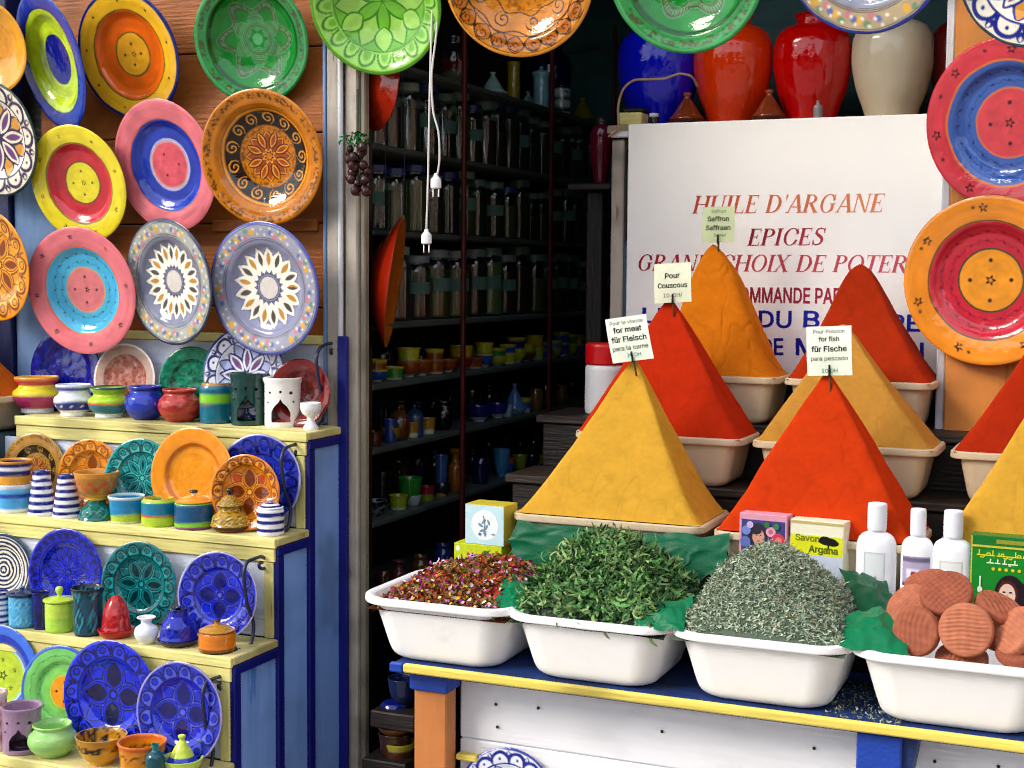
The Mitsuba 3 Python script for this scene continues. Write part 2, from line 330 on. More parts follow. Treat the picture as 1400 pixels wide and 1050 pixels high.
def fes_blue(ground='#ece8da', blue='#23348f', k=12, kc=8, seed=2, acc='#d69a3e', edge='#26357e'):
    def f(r, th):
        c = np.tile(C(ground), (len(r), 1))
        a, i = cell(th, k); rm = 0.83
        d = 0.12 - np.hypot(a * rm * 0.62, (r - 0.72) * 0.62) ; inn = r > 0.7
        c = outline(c, C(blue), np.where(inn, d, -1), 0.014, 0.01); c = fill(c, C(blue), spot(r, th, k, 0.80, 0.028), 0.01)
        c = fill(c, C(blue), petal(r, th, k, 0.80, 0.955, 0.06, np.pi / k), 0.01); c = fill(c, C(ground), petal(r, th, k, 0.86, 0.94, 0.02, np.pi / k), 0.01)
        c = fill(c, C(acc), petal(r, th, kc, 0.36, 0.68, 0.12, np.pi / kc)); c = outline(c, C(blue), petal(r, th, kc, 0.36, 0.68, 0.12, np.pi / kc), 0.014, 0.01)
        q = petal(r, th, kc, 0.06, 0.62, 0.13); c = fill(c, C(ground), q); c = outline(c, C(blue), q, 0.018, 0.01); c = fill(c, C('#7b4e86'), q - 0.07, 0.012)
        c = over(c, C(blue), ring(r, 0.685, 0.715, 0.006) + ss(0.955, 0.967, r) * 0); c = over(c, C(edge), ss(0.955, 0.967, r)); c = fill(c, C(blue), 0.06 - r)
        return streak(c, r, th, 0.08, seed, 6, 3)
    return f
def lime_petals(seed=4):
    def f(r, th):
        L, M, H = C('#3f8a1c'), C('#76b83a'), C('#a5d468')
        c = np.tile(M, (len(r), 1)); c = over(c, H, ring(r, 0.70, 0.955, 0.01) * 0.8)
        a, i = cell(th, 20); d = 0.105 - np.hypot(a * 0.8, (r - 0.74) * 0.62); d = np.where(r > 0.73, d, -1)
        c = fill(c, H, d); c = outline(c, L, d, 0.008, 0.008); c = fill(c, M, d - 0.045, 0.02)
        q = petal(r, th, 6, 0.0, 0.68, 0.2); c = fill(c, H * 0.9, q); c = outline(c, L, q, 0.012, 0.01)
        q = petal(r, th, 6, 0.0, 0.52, 0.1, np.pi / 6); c = fill(c, M, q); c = outline(c, L, q, 0.012, 0.01)
        q = petal(r, th, 6, 0.36, 0.7, 0.14, np.pi / 6); c = fill(c, H * 0.95, q); c = outline(c, L, q, 0.011, 0.01)
        c = over(c, L, ring(r, 0.69, 0.705, 0.006) + ring(r, 0.715, 0.722, 0.005)); c = over(c, C('#5c9f26'), ss(0.955, 0.965, r))
        return streak(c, r, th, 0.16, seed, 5, 3)
    return f
def deep_green(k=6, seed=5, lob=0.2):
    def f(r, th):
        D, M, H, K = C('#0c5c1f'), C('#158a34'), C('#63b57a'), C('#5d4a3a')
        c = np.tile(M, (len(r), 1)); c = over(c, C('#3f9a58'), ss(0.80, 0.815, r))
        p = np.stack([np.cos(th) * r * 26, np.sin(th) * r * 26, 0 * r], 1)
        c = over(c, K, ring(r, 0.84, 0.93, 0.012) * ss(0.50, 0.60, nz(p, 2)) * 0.8); c = over(c, H, ring(r, 0.935, 0.965, 0.008) * 0.7)
        c = over(c, D, ring(r, 0.745, 0.80, 0.015))
        R = 0.52 + lob * 0.5 * np.cos(k * th)
        for off, col, w in ((0.0, H, 0.05), (-0.06, K, 0.012), (0.03, K, 0.01)):
            c = over(c, col, ss(w + 0.012, w, np.abs(r - R - off)) * (0.8 if w > 0.02 else 0.7))
        comb = ss(0.3, 0.6, np.abs(np.sin(th * 55))); c = over(c, K, ss(0.045, 0.03, np.abs(r - R)) * comb * 0.75)
        q = petal(r, th, k, 0.12, 0.46, 0.15, np.pi / k); c = fill(c, H * 0.7 + M * 0.3, q); c = over(c, K, ss(0, 0.02, q) * ss(0.35, 0.7, np.abs(np.sin(r * 95))) * 0.6)
        c = fill(c, H, 0.09 - r)
        return streak(c, r, th, 0.22, seed, 6, 3)
    return f
def rings_bw(a='#1b2454', b='#e9e6da', n=9, seed=0):
    def f(r, th):
        w = np.sin((r + 0.008 * np.sin(3 * th)) * n * 2 * np.pi)
        c = over(np.tile(C(a), (len(r), 1)), C(b), ss(-0.15, 0.25, w)); c = over(c, C('#2b4a63'), ss(0.9, 0.92, r))
        return streak(c, r, th, 0.08, seed)
    return f
def mottled(a, b, d, rimc=None, rr=0.72, seed=0, edge=None):
    def f(r, th):
        p = np.stack([np.cos(th) * r * 9, np.sin(th) * r * 9, 0 * r + seed], 1)
        c = over(np.tile(C(a), (len(r), 1)), C(b), ss(0.42, 0.62, nz(p, 3, seed))); c = over(c, C(d), ss(0.58, 0.7, nz(p * 1.7 + 3, 2, seed)) * 0.8)
        if rimc: c = over(c, C(rimc), ss(rr, rr + 0.03, r) * 0.75)
        c = over(c, C(d), ring(r, rr - 0.01, rr + 0.012, 0.01) * 0.7)
        if edge: c = over(c, C(edge), ss(0.94, 0.955, r))
        return c
    return f

# ================================================================ plates
FORMS = {  # front from centre to lip, heights in units of the radius
    'flat': ([(0, -.135), (.3, -.135), (.54, -.125), (.62, -.085), (.67, -.045), (.74, -.025), (.96, 0), (1, -.008)], 0.66),
    'bowl': ([(0, -.30), (.3, -.275), (.6, -.18), (.85, -.06), (.96, -.005), (1, -.008)], 0.72),
    'deep': ([(0, -.27), (.35, -.255), (.6, -.19), (.74, -.10), (.80, -.045), (.86, -.03), (.97, 0), (1, -.01)], 0.80),
    'dome': ([(0, .32), (.25, .31), (.5, .25), (.8, .11), (1, 0)], 0.5),
    'wide': ([(0, -.12), (.38, -.115), (.47, -.085), (.52, -.05), (.6, -.03), (.96, 0), (1, -.008)], 0.50)}
PLATE_LOG = []
def plate(label, cx, cy, a, b, tilt, paintfn, Y=None, z=None, wall=None, form='flat', name='plate', cat='plate', back='#6b4a34', group=None, spin=0.0, right=False, mat='glaze'):
    """A round dish seen as an ellipse (a, b: half axes) around (cx, cy); it hangs at depth Y or stands on height z; its pose follows from the ellipse."""
    def pose(cx, cy, a, b):
        d0 = ray(cx, cy); u = d0 / np.linalg.norm(d0)
        cg = min(b / a, 0.995); sg = math.sqrt(1 - cg * cg); t = math.radians(tilt)
        e = -math.cos(t) * RIGHT - math.sin(t) * UP
        if right: e = -e
        e = e - u * (e @ u); e /= np.linalg.norm(e)
        n = -cg * u + sg * e; n /= np.linalg.norm(n)
        if wall: dist = wall / (d0[1] + a / FOCAL * (math.sqrt(1 - n[1] ** 2) + .05))
        else: dist = Y / d0[1]
        return CAM + d0 * dist, a / FOCAL * dist, n
    if z is not None:                 # stands on the shelf, leaning back against the board at depth 'wall'
        n = np.array([.05 + .06 * math.sin(cx), -1, .10]); n /= np.linalg.norm(n); R = b * 1.1 / FOCAL * 4
        for _ in range(4):
            yc = wall - R * (math.sqrt(1 - n[1] ** 2) + .05); zc = z + .003 + R * math.sqrt(1 - n[2] ** 2)
            v = np.stack([np.linspace(-4.2, -1.5, 900), np.full(900, yc), np.full(900, zc)], 1); xs = 700 + FOCAL * ((v - CAM) @ RIGHT) / ((v - CAM) @ FWD)
            P = v[np.argmin(np.abs(xs - cx))]; D = pix(P)[2]; ex = np.array([-n[1], n[0], 0]) / math.hypot(n[0], n[1]); R = 1.045 * b / FOCAL * D / abs(ex @ RIGHT - ((P - CAM) @ RIGHT / D) * (ex @ FWD))
        a = R * FOCAL / D
    else: P, R, n = pose(cx, cy, a, b)
    PLATE_LOG.append((label[:40], np.round(P, 3), round(R, 3), np.round(n, 2), round(a)))
    up = np.array([0, 0, 1.0]) - n * n[2]; up /= np.linalg.norm(up); e1 = np.cross(up, n)
    ctrl, rw = FORMS[form]
    nr, na = int(np.clip(a * 0.85, 26, 96)), int(np.clip(a * 3.0, 72, 300)) // 2 * 2
    front = spline(ctrl, nr); front = front[front[:, 0] >= 0]
    bk = np.array(ctrl)[::-1].copy(); bk[:, 1] -= np.interp(bk[:, 0], [0, 0.6, 0.95, 1], [.06, .06, .045, .02]); back_p = spline([(1.004, -.014)] + bk[1:].tolist(), 14)
    i = int(np.argmin(np.abs(front[:, 0] - rw)))
    key = thing(name, label, cat, group)
    for nm, prof in (('well', front[:i + 1]), ('rim', np.vstack([front[i:], back_p]))):
        V, F, r, zz, th = lathe(prof, na)
        sd = cx * .37 + cy * .11; q_ = np.stack([np.cos(th) * r * 4 + sd, np.sin(th) * r * 4, 0 * r + sd], 1)    # unsteady brush
        r2 = r * (1 + .035 * (nz(q_, 2) - .5)); t2 = th + spin + .10 * (nz(q_ + 31, 2) - .5)
        col = paintfn(r2, np.mod(t2, 2 * np.pi))
        if nm == 'rim':
            nb = (len(front) - i) * na
            col[nb:] = C(back)
        put(part(key, nm), (place(V * R, P, e1, up, n), F[:, ::-1]), mat, col)
    if Y is not None and P[2] > 1.2:      # hangs free: a wire up to the lintel
        q = P + up * R * .93 + n * -.02 * R; put(part(key, 'wire', 'thin hanging wire'), tube([q, q + [0, .02, .3], [q[0], 3.8, 3.03]], .0012, 5), 'iron')
    return key

# ================================================================ pots
def bands(*st, amp=0.14, seed=0):
    """(upper height 0..1, colour) from the foot up"""
    def f(r, z, th):
        w = 0.008 * np.sin(th * 2 + seed)
        c = np.tile(C(st[0][1]), (len(r), 1))
        for (a, _), (_, col) in zip(st, st[1:]): c = over(c, C(col), ss(a - 0.012, a + 0.012, z + w))
        p = np.stack([np.cos(th) * 1.5, np.sin(th) * 1.5, z * 9 + seed], 1)
        return c * (1 + amp * 2 * (nz(p, 3, seed) - 0.5))[:, None]
    return f
def stripes(n, a='#1c2a86', b='#eef0f4', lo=0.0, hi=1.0):
    def f(r, z, th):
        t = (z - lo) / (hi - lo) * n + 0.02 * np.sin(3 * th)
        return over(np.tile(C(a), (len(r), 1)), C(b), ss(-0.12, 0.12, np.sin(t * 2 * np.pi)))
    return f
def diamonds(base, line, light, k=7, rows=2.0, seed=0):
    def f(r, z, th):
        u = th * k / (2 * np.pi); v = z * rows
        du, dv = np.abs(u - np.floor(u) - 0.5), np.abs(v - np.floor(v) - 0.5)
        d = 0.5 - (du + dv); c = np.tile(C(base), (len(r), 1))
        c = over(c, C(light), ss(0.10, 0.14, d)); c = over(c, C(line), ss(0.06, 0.02, np.abs(d - 0.04)) + ss(0.05, 0.02, np.abs(d - 0.3))); c = over(c, C(base), ss(0.3, 0.34, d))
        c = over(c, C(line), ss(0.06, 0.03, z) + ss(0.93, 0.96, z))
        return c * (1 + 0.3 * (nz(np.stack([np.cos(th) * 4, np.sin(th) * 4, z * 6 + seed], 1)) - 0.5))[:, None]
    return f
def speckle(a, b, sc=14, t=0.55, seed=0):
    def f(r, z, th):
        p = np.stack([np.cos(th) * sc / 6, np.sin(th) * sc / 6, z * sc / 2.4 + seed], 1)
        return over(np.tile(C(a), (len(r), 1)), C(b), ss(t - 0.06, t + 0.06, nz(p, 3, seed)))
    return f
PF = {
    'incense': [(0, 0), (.60, 0), (.66, .02), (.65, .12), (.80, .20), (1, .46), (.98, .56), (.74, .72), (.72, .76), (.86, .88), (.90, .97), (.87, 1), (.80, .98), (.62, .78), (.6, .6), (0, .5)],
    'globe': [(0, 0), (.55, 0), (.6, .03), (.9, .25), (1, .46), (.95, .64), (.72, .82), (.70, .86), (.80, .96), (.78, 1), (.70, .98), (.6, .84), (.6, .6), (0, .5)],
    'can': [(0, 0), (.92, 0), (.96, .02), (1, .1), (1, .85), (.92, .93), (.86, .96), (.84, 1), (.78, .99), (.75, .9), (.75, .5), (0, .4)],
    'cyl': [(0, 0), (.9, 0), (.93, .02), (.93, .86), (.95, .90), (1, .94), (1, .985), (.96, 1), (.86, .99), (.84, .9), (.84, .2), (0, .15)],
    'tumbler': [(0, 0), (.78, 0), (.82, .03), (.86, .15), (.88, .8), (1, .96), (1, 1), (.93, .99), (.82, .8), (.8, .2), (0, .1)],
    'invtumbler': [(0, 0), (.96, 0), (1, .03), (.98, .08), (.60, .93), (.58, .98), (.52, 1), (.48, .97), (.46, .8), (0, .7)],
    'bowl': [(0, 0), (.42, 0), (.46, .02), (.46, .10), (.62, .18), (.86, .5), (.98, .92), (1, .98), (.97, 1), (.92, .97), (.78, .55), (.5, .26), (0, .2)],
    'dome': [(0, 0), (1, 0), (1, .04), (.95, .15), (.88, .45), (.62, .68), (.5, .78), (.48, .95), (.46, 1), (0, 1)],
    'cup': [(0, 0), (.78, 0), (.82, .03), (.86, .25), (.95, .85), (1, .97), (.98, 1), (.9, .98), (.82, .6), (.7, .2), (0, .15)],
    'jar': [(0, 0), (.9, 0), (.96, .03), (1, .12), (1, .84), (.97, .93), (.90, .97), (.84, 1), (0, 1)],
    'rounded': [(0, 0), (.75, 0), (.82, .03), (.98, .35), (1, .55), (.95, .8), (.8, .97), (.74, 1), (0, 1)],
    'saucer': [(0, 0), (.7, 0), (.76, .1), (.98, .75), (1, .95), (.96, 1), (.85, .7), (.6, .4), (0, .35)],
    'cone': [(0, 0), (1, 0), (1, .03), (.94, .12), (.86, .45), (.62, .78), (.36, .94), (.2, .99), (0, 1)],
    'tagine': [(0, 0), (1, 0), (1, .05), (.80, .22), (.52, .5), (.28, .72), (.17, .80), (.16, .84), (.24, .92), (.24, .97), (.14, 1), (0, 1)],
    'lid': [(0, 0), (1, 0), (1, .12), (.92, .2), (.6, .65), (.25, .9), (0, 1)],
    'flatlid': [(0, 0), (.98, 0), (1, .15), (.98, .4), (.85, .55), (.5, .8), (.2, 1), (0, 1)],
    'knob': [(0, 0), (.55, 0), (.5, .2), (.85, .45), (1, .7), (.8, .93), (.35, 1), (0, 1)],
    'vase': [(0, 0), (.55, 0), (.6, .03), (.88, .2), (1, .4), (.9, .58), (.5, .72), (.42, .78), (.46, .88), (.78, .98), (.74, 1), (.5, .95), (.36, .8), (0, .7)],
    'eggcup': [(0, 0), (.72, 0), (.74, .04), (.4, .3), (.34, .42), (.75, .58), (1, .82), (.96, 1), (.88, .98), (.7, .7), (0, .6)],
    'bottle': [(0, 0), (.85, 0), (.95, .03), (1, .1), (1, .62), (.85, .72), (.4, .8), (.34, .84), (.34, .97), (.4, 1), (.3, 1), (.26, .9), (0, .9)],
    'urn': [(0, 0), (.56, 0), (.60, .02), (.66, .1), (.91, .40), (1, .64), (.985, .78), (.84, .92), (.52, .99), (.42, 1.0), (.42, 1.06), (.5, 1.09), (.46, 1.1), (.36, 1.05), (.34, .98), (0, .9)],
    'glassjar': [(0, 0), (.88, 0), (.96, .02), (1, .06), (1, .78), (.92, .87), (.80, .91), (.80, 1)],
    'fill': [(0, .02), (.9, .02), (.93, .05), (.93, .66), (.85, .69), (0, .7)],
    'screwlid': [(0, 0), (.95, 0), (1, .06), (1, .85), (.95, .97), (.85, 1), (0, 1)]}
TREADS = [(1.192, 3.54, 3.74), (.912, 3.372, 3.54), (.629, 3.156, 3.372), (.345, 2.95, 3.156)]
def seat(px, ytop, ybot, w, z, kr=1.0, kt=1.0):
    """base centre, radius, height of a round pot standing on height z, from its outline in the photograph"""
    P = onZ(px, ybot, z)
    for _ in range(3):
        _, _, D = pix(P); dep = (CAM[2] - z) / math.hypot(P[0], P[1]); s = math.sin(math.atan(dep))
        P = onZ(px, ybot - kr * w / 2 * s, z)
    for zz, y0, y1 in TREADS:
        if abs(z - zz) < 1e-6:        # keep it between the shelf's front edge and its back board
            r_ = w / 2 / FOCAL * pix(P)[2]; yc = min(max(P[1], y0 + r_ * .9), max(y1 - r_, y0 + r_ * .9))
            if abs(yc - P[1]) > 1e-6:
                v = np.stack([np.linspace(-4, -1.5, 800), np.full(800, yc), np.full(800, z)], 1); xs = 700 + FOCAL * ((v - CAM) @ RIGHT) / ((v - CAM) @ FWD)
                P = v[np.argmin(np.abs(xs - px))]
    D = pix(P)[2]; R = w / 2 / FOCAL * D
    H = ((ybot - kr * w / 2 * s) - (ytop + kt * w / 2 * s * 0.8)) / FOCAL * D
    return P, R, max(H, 0.2 * R)
def turned(key, P, R, H, parts, na=44, n=46, mat='glaze', dim=1.0):
    """parts: (part name or None, profile, radius factor, z0, z1 (fractions of H), colours[, material])"""
    for nm, pf, kr, z0, z1, colf, *m in parts:
        prof = spline(PF[pf] if isinstance(pf, str) else pf, n)
        V, F, r, z, th = lathe(prof, na)
        col = colf(r, z, th) if callable(colf) else C(colf)
        col = col * dim; W = V * np.array([R * kr, R * kr, (z1 - z0) * H]) + np.array([0, 0, z0 * H])  # dim multiplies the shop's darkness into the colours
        nm = 'lid__knob' if nm == 'knob' and f'{key}__lid' in scene else nm
        put(key if nm is None else part(key, nm), (place(W, P), F), m[0] if m else mat, col)
def pot(label, cat, px, ytop, ybot, w, z, parts, name=None, group=None, mat='glaze', kr=1.0, kt=1.0, turn=0.0, **k):
    P, R, H = seat(px, ytop, ybot, w, z, kr, kt)
    key = thing(name or cat.replace(' ', '_'), label, cat, group)
    if isinstance(parts, tuple): parts = [(None, parts[0], 1.0, 0.0, 1.0, parts[1])]
    turned(key, P, R, H, parts, mat=mat, **k)
    return key, P, R, H
def burner(label, px, ytop, ybot, w, z, col, name='oil_burner', inside=None, taper=1.0, face=None):
    """ceramic candle burner: hollow cylinder with a pointed-arch opening and pierced holes towards the street"""
    P, R, H = seat(px, ytop, ybot, w, z)
    n = 48; pr = np.array([(0, 0), (.88 * R, 0), (.92 * R, .03 * H), (.92 * R * taper, .86 * H), (1.0 * R * taper, .94 * H), (1.0 * R * taper, .99 * H), (.93 * R * taper, H), (.82 * R * taper, .97 * H), (.80 * R * taper, .88 * H), (.80 * R * taper, .80 * H), (0, .80 * H)])
    body = m3d.CrossSection([pr[:, :].tolist()]).revolve(n)
    hollow = m3d.Manifold.cylinder(.70 * H, .78 * R, .78 * R * taper, n).translate([0, 0, .06 * H])
    body = body - hollow
    a = .48 * R
    arch = [(-a, .10 * H), (a, .10 * H), (a, .30 * H), (a * .7, .42 * H), (a * .25, .50 * H), (0, .58 * H), (-a * .25, .50 * H), (-a * .7, .42 * H), (-a, .30 * H)]
    cut = m3d.CrossSection([arch]).extrude(2 * R).rotate([90, 0, 0])
    for x, zz, s in ((-.55, .70, .05), (0, .72, .055), (.5, .70, .07), (.62, .52, .045), (-.66, .5, .04)):
        cut = cut + m3d.Manifold.cylinder(2 * R, s * R * 1.3, s * R * 1.3, 8).rotate([90, 0, 0]).translate([x * R, 0, zz * H])
    yaw = math.degrees(math.atan2(-P[0], P[1] + 0.0)) if face is None else face
    body = (body - cut).rotate([0, 0, yaw * 0.75]).translate(P.tolist())
    key = thing(name, label, 'oil burner')
    put(part(key, 'body'), body, 'glaze', C(col), smooth=35)
    d = m3d.Manifold.cylinder(.012, .55 * R, .55 * R, 24).translate([P[0], P[1], P[2] + .065 * H])
    put(part(key, 'candle_dish'), d, 'glaze', C(inside or col), smooth=35)
    return key

# ================================================================ the setting
XS, YB = -2.157, 3.75                 # right end and back plane of the stepped display
g = structure('street_ground')
N = 40; gx, gy = np.meshgrid(np.r_[-120, np.linspace(-12, 12, N), 120], np.r_[-120, np.linspace(-12, 12, N), 120], indexing='ij')
i, j = np.meshgrid(np.arange(N + 1), np.arange(N + 1), indexing='ij'); W_ = N + 2
put(g, (np.stack([gx, gy, 0.012 * nz(np.stack([gx * 2, gy * 2, gx * 0], -1))], -1).reshape(-1, 3), np.vstack([np.stack([i * W_ + j, (i + 1) * W_ + j, (i + 1) * W_ + j + 1], -1).reshape(-1, 3), np.stack([i * W_ + j, (i + 1) * W_ + j + 1, i * W_ + j + 1], -1).reshape(-1, 3)])), 'ground_mat')

def boards(parent, nm, x0, x1, zs, y0, y1, pnt, gap=0.004, grain=0, jit=0.003, label=None):
    for a, b in zip(zs, zs[1:]):
        o = rng.uniform(0, jit)
        put(part(parent, nm, label), cbox(x0, x1, y0 - o, y1, a + gap / 2, b - gap / 2, 0.003), None, smooth=False, pnt=pnt, grain=grain)

# brown boarded wall that the dishes hang on
w = thing('wooden_wall', 'brown varnished board wall that the big dishes hang on', 'wall')
boards(w, 'board', -3.30, -2.215, [1.35, 1.545, 1.80, 2.07, 2.325, 2.58, 2.85, 3.25], YB + .02, YB + .05, 'brown')
put(part(w, 'batten'), cbox(-2.62, -2.245, YB, YB + .018, 1.775, 1.81, .003), None, smooth=False, pnt='brown', grain=0)
put(part(w, 'backing'), cbox(-3.405, -2.21, YB + .051, YB + .12, .05, 3.28, .003), None, smooth=False, pnt='darkwood', grain=0)
w = thing('blue_wall', 'blue washed wall strip at the far left behind the dishes', 'wall')
put(part(w, 'panel'), cbox(-3.40, -3.17, YB - .002, YB + .016, 1.30, 1.97, .003), None, smooth=False, pnt='bluewall', grain=2)
put(part(w, 'post', 'dark blue upright at the left edge'), cbox(-3.48, -3.404, YB - .02, YB + .06, .5, 3.28, .004), None, smooth=False, pnt='deepblue', grain=2)
put(part(w, 'side_panel'), cbox(-4.4, -3.485, YB + .0, YB + .05, .0, 3.28, .004), None, smooth=False, pnt='bluewall', grain=2)

# weathered door post at the left of the shop opening
p = thing('door_post', 'weathered grey wooden door post left of the dark shop opening', 'post')
put(part(p, 'outer_board'), cbox(-2.203, -2.165, YB - .012, YB + .06, 0, 3.28, .003), None, smooth=False, pnt='postgrey', grain=2)
put(part(p, 'bead', 'pale rounded strip down the post'), tube([(-2.157, YB - .010, 0.0), (-2.157, YB - .010, 3.28)], 0.0085, 10), None, smooth=True, pnt='bead', grain=2)
put(part(p, 'blue_edge', 'strip of chipped blue paint beside the brown boards'), cbox(-2.214, -2.204, YB - .016, YB + .03, 1.2, 3.28, .002), None, smooth=False, pnt='bluewall', grain=2)
put(part(p, 'face_board'), cbox(-2.148, -2.106, YB + .0, YB + .028, 0, 3.28, .004), None, smooth=False, pnt='postgrey', grain=2)
put(part(p, 'inner_jamb'), cbox(-2.104, -2.086, YB + .012, YB + .04, 0, 3.28, .004), None, smooth=False, pnt='jamb', grain=2)

# the shop behind: floor, walls, ceiling
def slab(key, x0, x1, y0, y1, z0, z1, pnt, grain=0): put(key, cbox(x0, x1, y0, y1, z0, z1, .004), None, smooth=False, pnt=pnt, grain=grain)
YW = 6.32
slab(structure('shop_floor'), -2.55, 1.6, 3.85, YW + .1, .015, .06, 'darkwood')
rm = thing('shop_interior', 'dark interior room of the shop with teal back wall', 'room')
slab(part(rm, 'back_wall', 'teal painted back wall'), -2.55, 1.6, YW, YW + .12, .05, 3.29, 'teal')
slab(part(rm, 'left_wall'), -2.58, -2.46, 3.84, YW - .01, .05, 3.29, 'darkwood', 1)
slab(part(rm, 'right_wall'), 1.5, 1.62, 4.2, YW - .01, .05, 3.29, 'plaster', 1)
slab(part(rm, 'ceiling'), -4.6, 2.4, 3.70, YW + .1, 3.30, 3.44, 'darkwood')
slab(part(rm, 'front_lintel'), -4.6, 2.4, 3.76, 3.90, 3.14, 3.295, 'darkwood')
slab(part(rm, 'upper_wall'), -4.6, 2.4, 3.72, 3.98, 3.445, 6.5, 'plaster')
slab(part(rm, 'roof'), -4.6, 2.4, 3.72, 9.0, 6.505, 6.6, 'plaster')
slab(part(rm, 'partition', 'dark teal partition behind the urns'), -1.62, 1.49, 5.25, 5.30, .06, 3.29, 'teal')
# orange column at the right
c_ = thing('orange_column', 'orange painted wall column behind the two big dishes at the right', 'column')
slab(part(c_, 'shaft'), -.485, .30, 4.36, 4.7, 0, 3.29, 'orangewall', 2)
slab(part(c_, 'edge_strip', 'peeling white and dark edge of the column'), -.512, -.488, 4.38, 4.6, 0, 3.29, 'bead', 2)
slab(part(c_, 'right_pier'), .31, 2.3, 4.3, 4.6, 0, 3.29, 'plaster', 2)

# opposite side of the street (seen only in the glaze)
h = thing('house', 'pale house across the street mirrored in the glazes', 'house')
slab(part(h, 'wall'), -11, 9, -8.6, -8.2, 0, 3.4, 'plaster')
for x in (-7, -3.5, 0, 3.5): slab(part(h, 'window'), x - .5, x + .5, -8.19, -8.15, 1.2, 2.4, 'deepblue')
for x in (-5.2, 1.6): slab(part(h, 'door'), x - .6, x + .6, -8.19, -8.14, 0, 2.2, 'deepblue')

h = thing('house', 'unseen tall house added at the right to block sky light from that side', 'house')  # added out of view to block the right-hand sky, so light favours the left
slab(part(h, 'wall'), 5.0, 5.6, -3.5, 4.25, 0, 5.6, 'plaster', 2); slab(part(h, 'door'), 4.96, 4.999, .4, 1.5, 0, 2.2, 'deepblue', 2)

# ================================================================ stepped display on the left
YF = [3.54, 3.372, 3.156, 2.95]; ZT = [1.192, .912, .629, .345]; XL = -3.215
u = thing('stepped_display', 'stepped yellow, white and blue wooden display unit full of pottery at the left', 'display unit')
back = [YB] + YF[:3]; ztop = [1.461] + ZT[:3]
for k in range(4):
    xl = XL - (0.0 if k == 0 else 0.45)
    put(part(u, 'shelf_board'), cbox(xl, XS + .012, YF[k], back[k] + .0, ZT[k] - .022, ZT[k], .003), None, smooth=False, pnt='treadyellow', grain=0)
    put(part(u, 'front_strip'), cbox(xl, XS + .010, YF[k] - .012, YF[k] - .001, ZT[k] - .026, ZT[k] + .001, .002), None, smooth=False, pnt='yellow', grain=0)
    put(part(u, 'front_rail'), cbox(xl, XS + .004, YF[k] - .006, YF[k] + .012, ZT[k] - .066, ZT[k] - .028, .002), None, smooth=False, pnt='yellow', grain=0)
    top = ztop[k] - (.028 if k == 0 else .068)
    put(part(u, 'back_board'), cbox(xl, XS - .034, back[k] + .006, back[k] + .02, ZT[k] + .001, top, .002), None, smooth=False, pnt='blueboard', grain=0)
    put(part(u, 'end_post'), cbox(XS - .032, XS - .002, back[k] - .004, back[k] + .016, ZT[k] + .001, top, .002), None, smooth=False, pnt='yellow', grain=2)
    if k == 0: put(part(u, 'top_rail'), cbox(xl, XS - .002, YB - .004, YB + .016, 1.435, 1.461, .002), None, smooth=False, pnt='yellow', grain=0)
    # side, at the right end: pale blue boards between dark blue frame strips
    zlow = 0.0
    put(part(u, 'side_panel'), cbox(XS - .02, XS + .004, YF[k] + .034, back[k] - .001, zlow, ZT[k] - .05, .002), None, smooth=False, pnt='palepanel', grain=2)
    put(part(u, 'side_stile'), cbox(XS - .02, XS + .012, YF[k] + .001, YF[k] + .033, zlow, ZT[k] - .05, .002), None, smooth=False, pnt='navy', grain=2)
    put(part(u, 'side_rail'), cbox(XS - .02, XS + .0145, YF[k] + .001, back[k] + .0, ZT[k] - .049, ZT[k] - .024, .002), None, smooth=False, pnt='navy', grain=1)
put(part(u, 'corner_post', 'dark blue upright at the back end'), cbox(XS - .001, XS + .032, YB - .03, YB - .014, 0, 1.463, .003), None, smooth=False, pnt='navy', grain=2)

# wrought-iron scrolls at the shelf ends
def iron(label, pts, X=XS - .03):
    P = [onX(x, y, X) for x, y in pts]
    k = thing('iron_scroll', label, 'iron bracket', 'wrought iron scrolls at the shelf ends')
    put(k, tube(P, .0052, 8, 70), 'iron', smooth=True)
def spiral(cx, cy, r, a0, turns, n=12): return [(cx + r * (1 - .75 * t) * math.cos(a0 + turns * 2 * math.pi * t), cy + r * (1 - .75 * t) * math.sin(a0 + turns * 2 * math.pi * t)) for t in np.linspace(0, 1, n)]
def scroll_px(x0, y0, x1, y1, r):
    """from a curl under the upper board down to a curl on the shelf's front edge"""
    top = spiral(x0, y0 + r, r, -math.pi / 2, 1.0)[::-1]
    low = spiral(x1, y1 - r * .8, r * .8, 0, -1.1)
    mid = [(x0 - 2.0 * r, y0 + .55 * r), (x0 - 2.6 * r, y0 + 2.4 * r), (x0 - 2.2 * r, (y0 * .55 + y1 * .45)), (x0 - 1.2 * r, (y0 * .3 + y1 * .7)), (x0 - 1.6 * r, y1 - 1.6 * r), (x0 - 2.8 * r, y1 - .2 * r), (x1 + .4 * r, y1 - 0.05 * r)]
    return top[:-1] + [(x0 - .3 * r, y0 - .08 * r)] + mid + low[4:]
iron('dark blue iron scroll at the end of the top pottery shelf', scroll_px(456, 470, 429, 588, 9))
iron('dark blue iron scroll at the end of the second pottery shelf, beside the striped jar', scroll_px(408, 608, 380, 736, 9))
iron('dark blue iron scroll at the end of the third pottery shelf', scroll_px(358, 762, 325, 896, 9.5))
iron('dark blue iron scroll at the end of the lowest pottery shelf', scroll_px(303, 926, 262, 1070, 10))

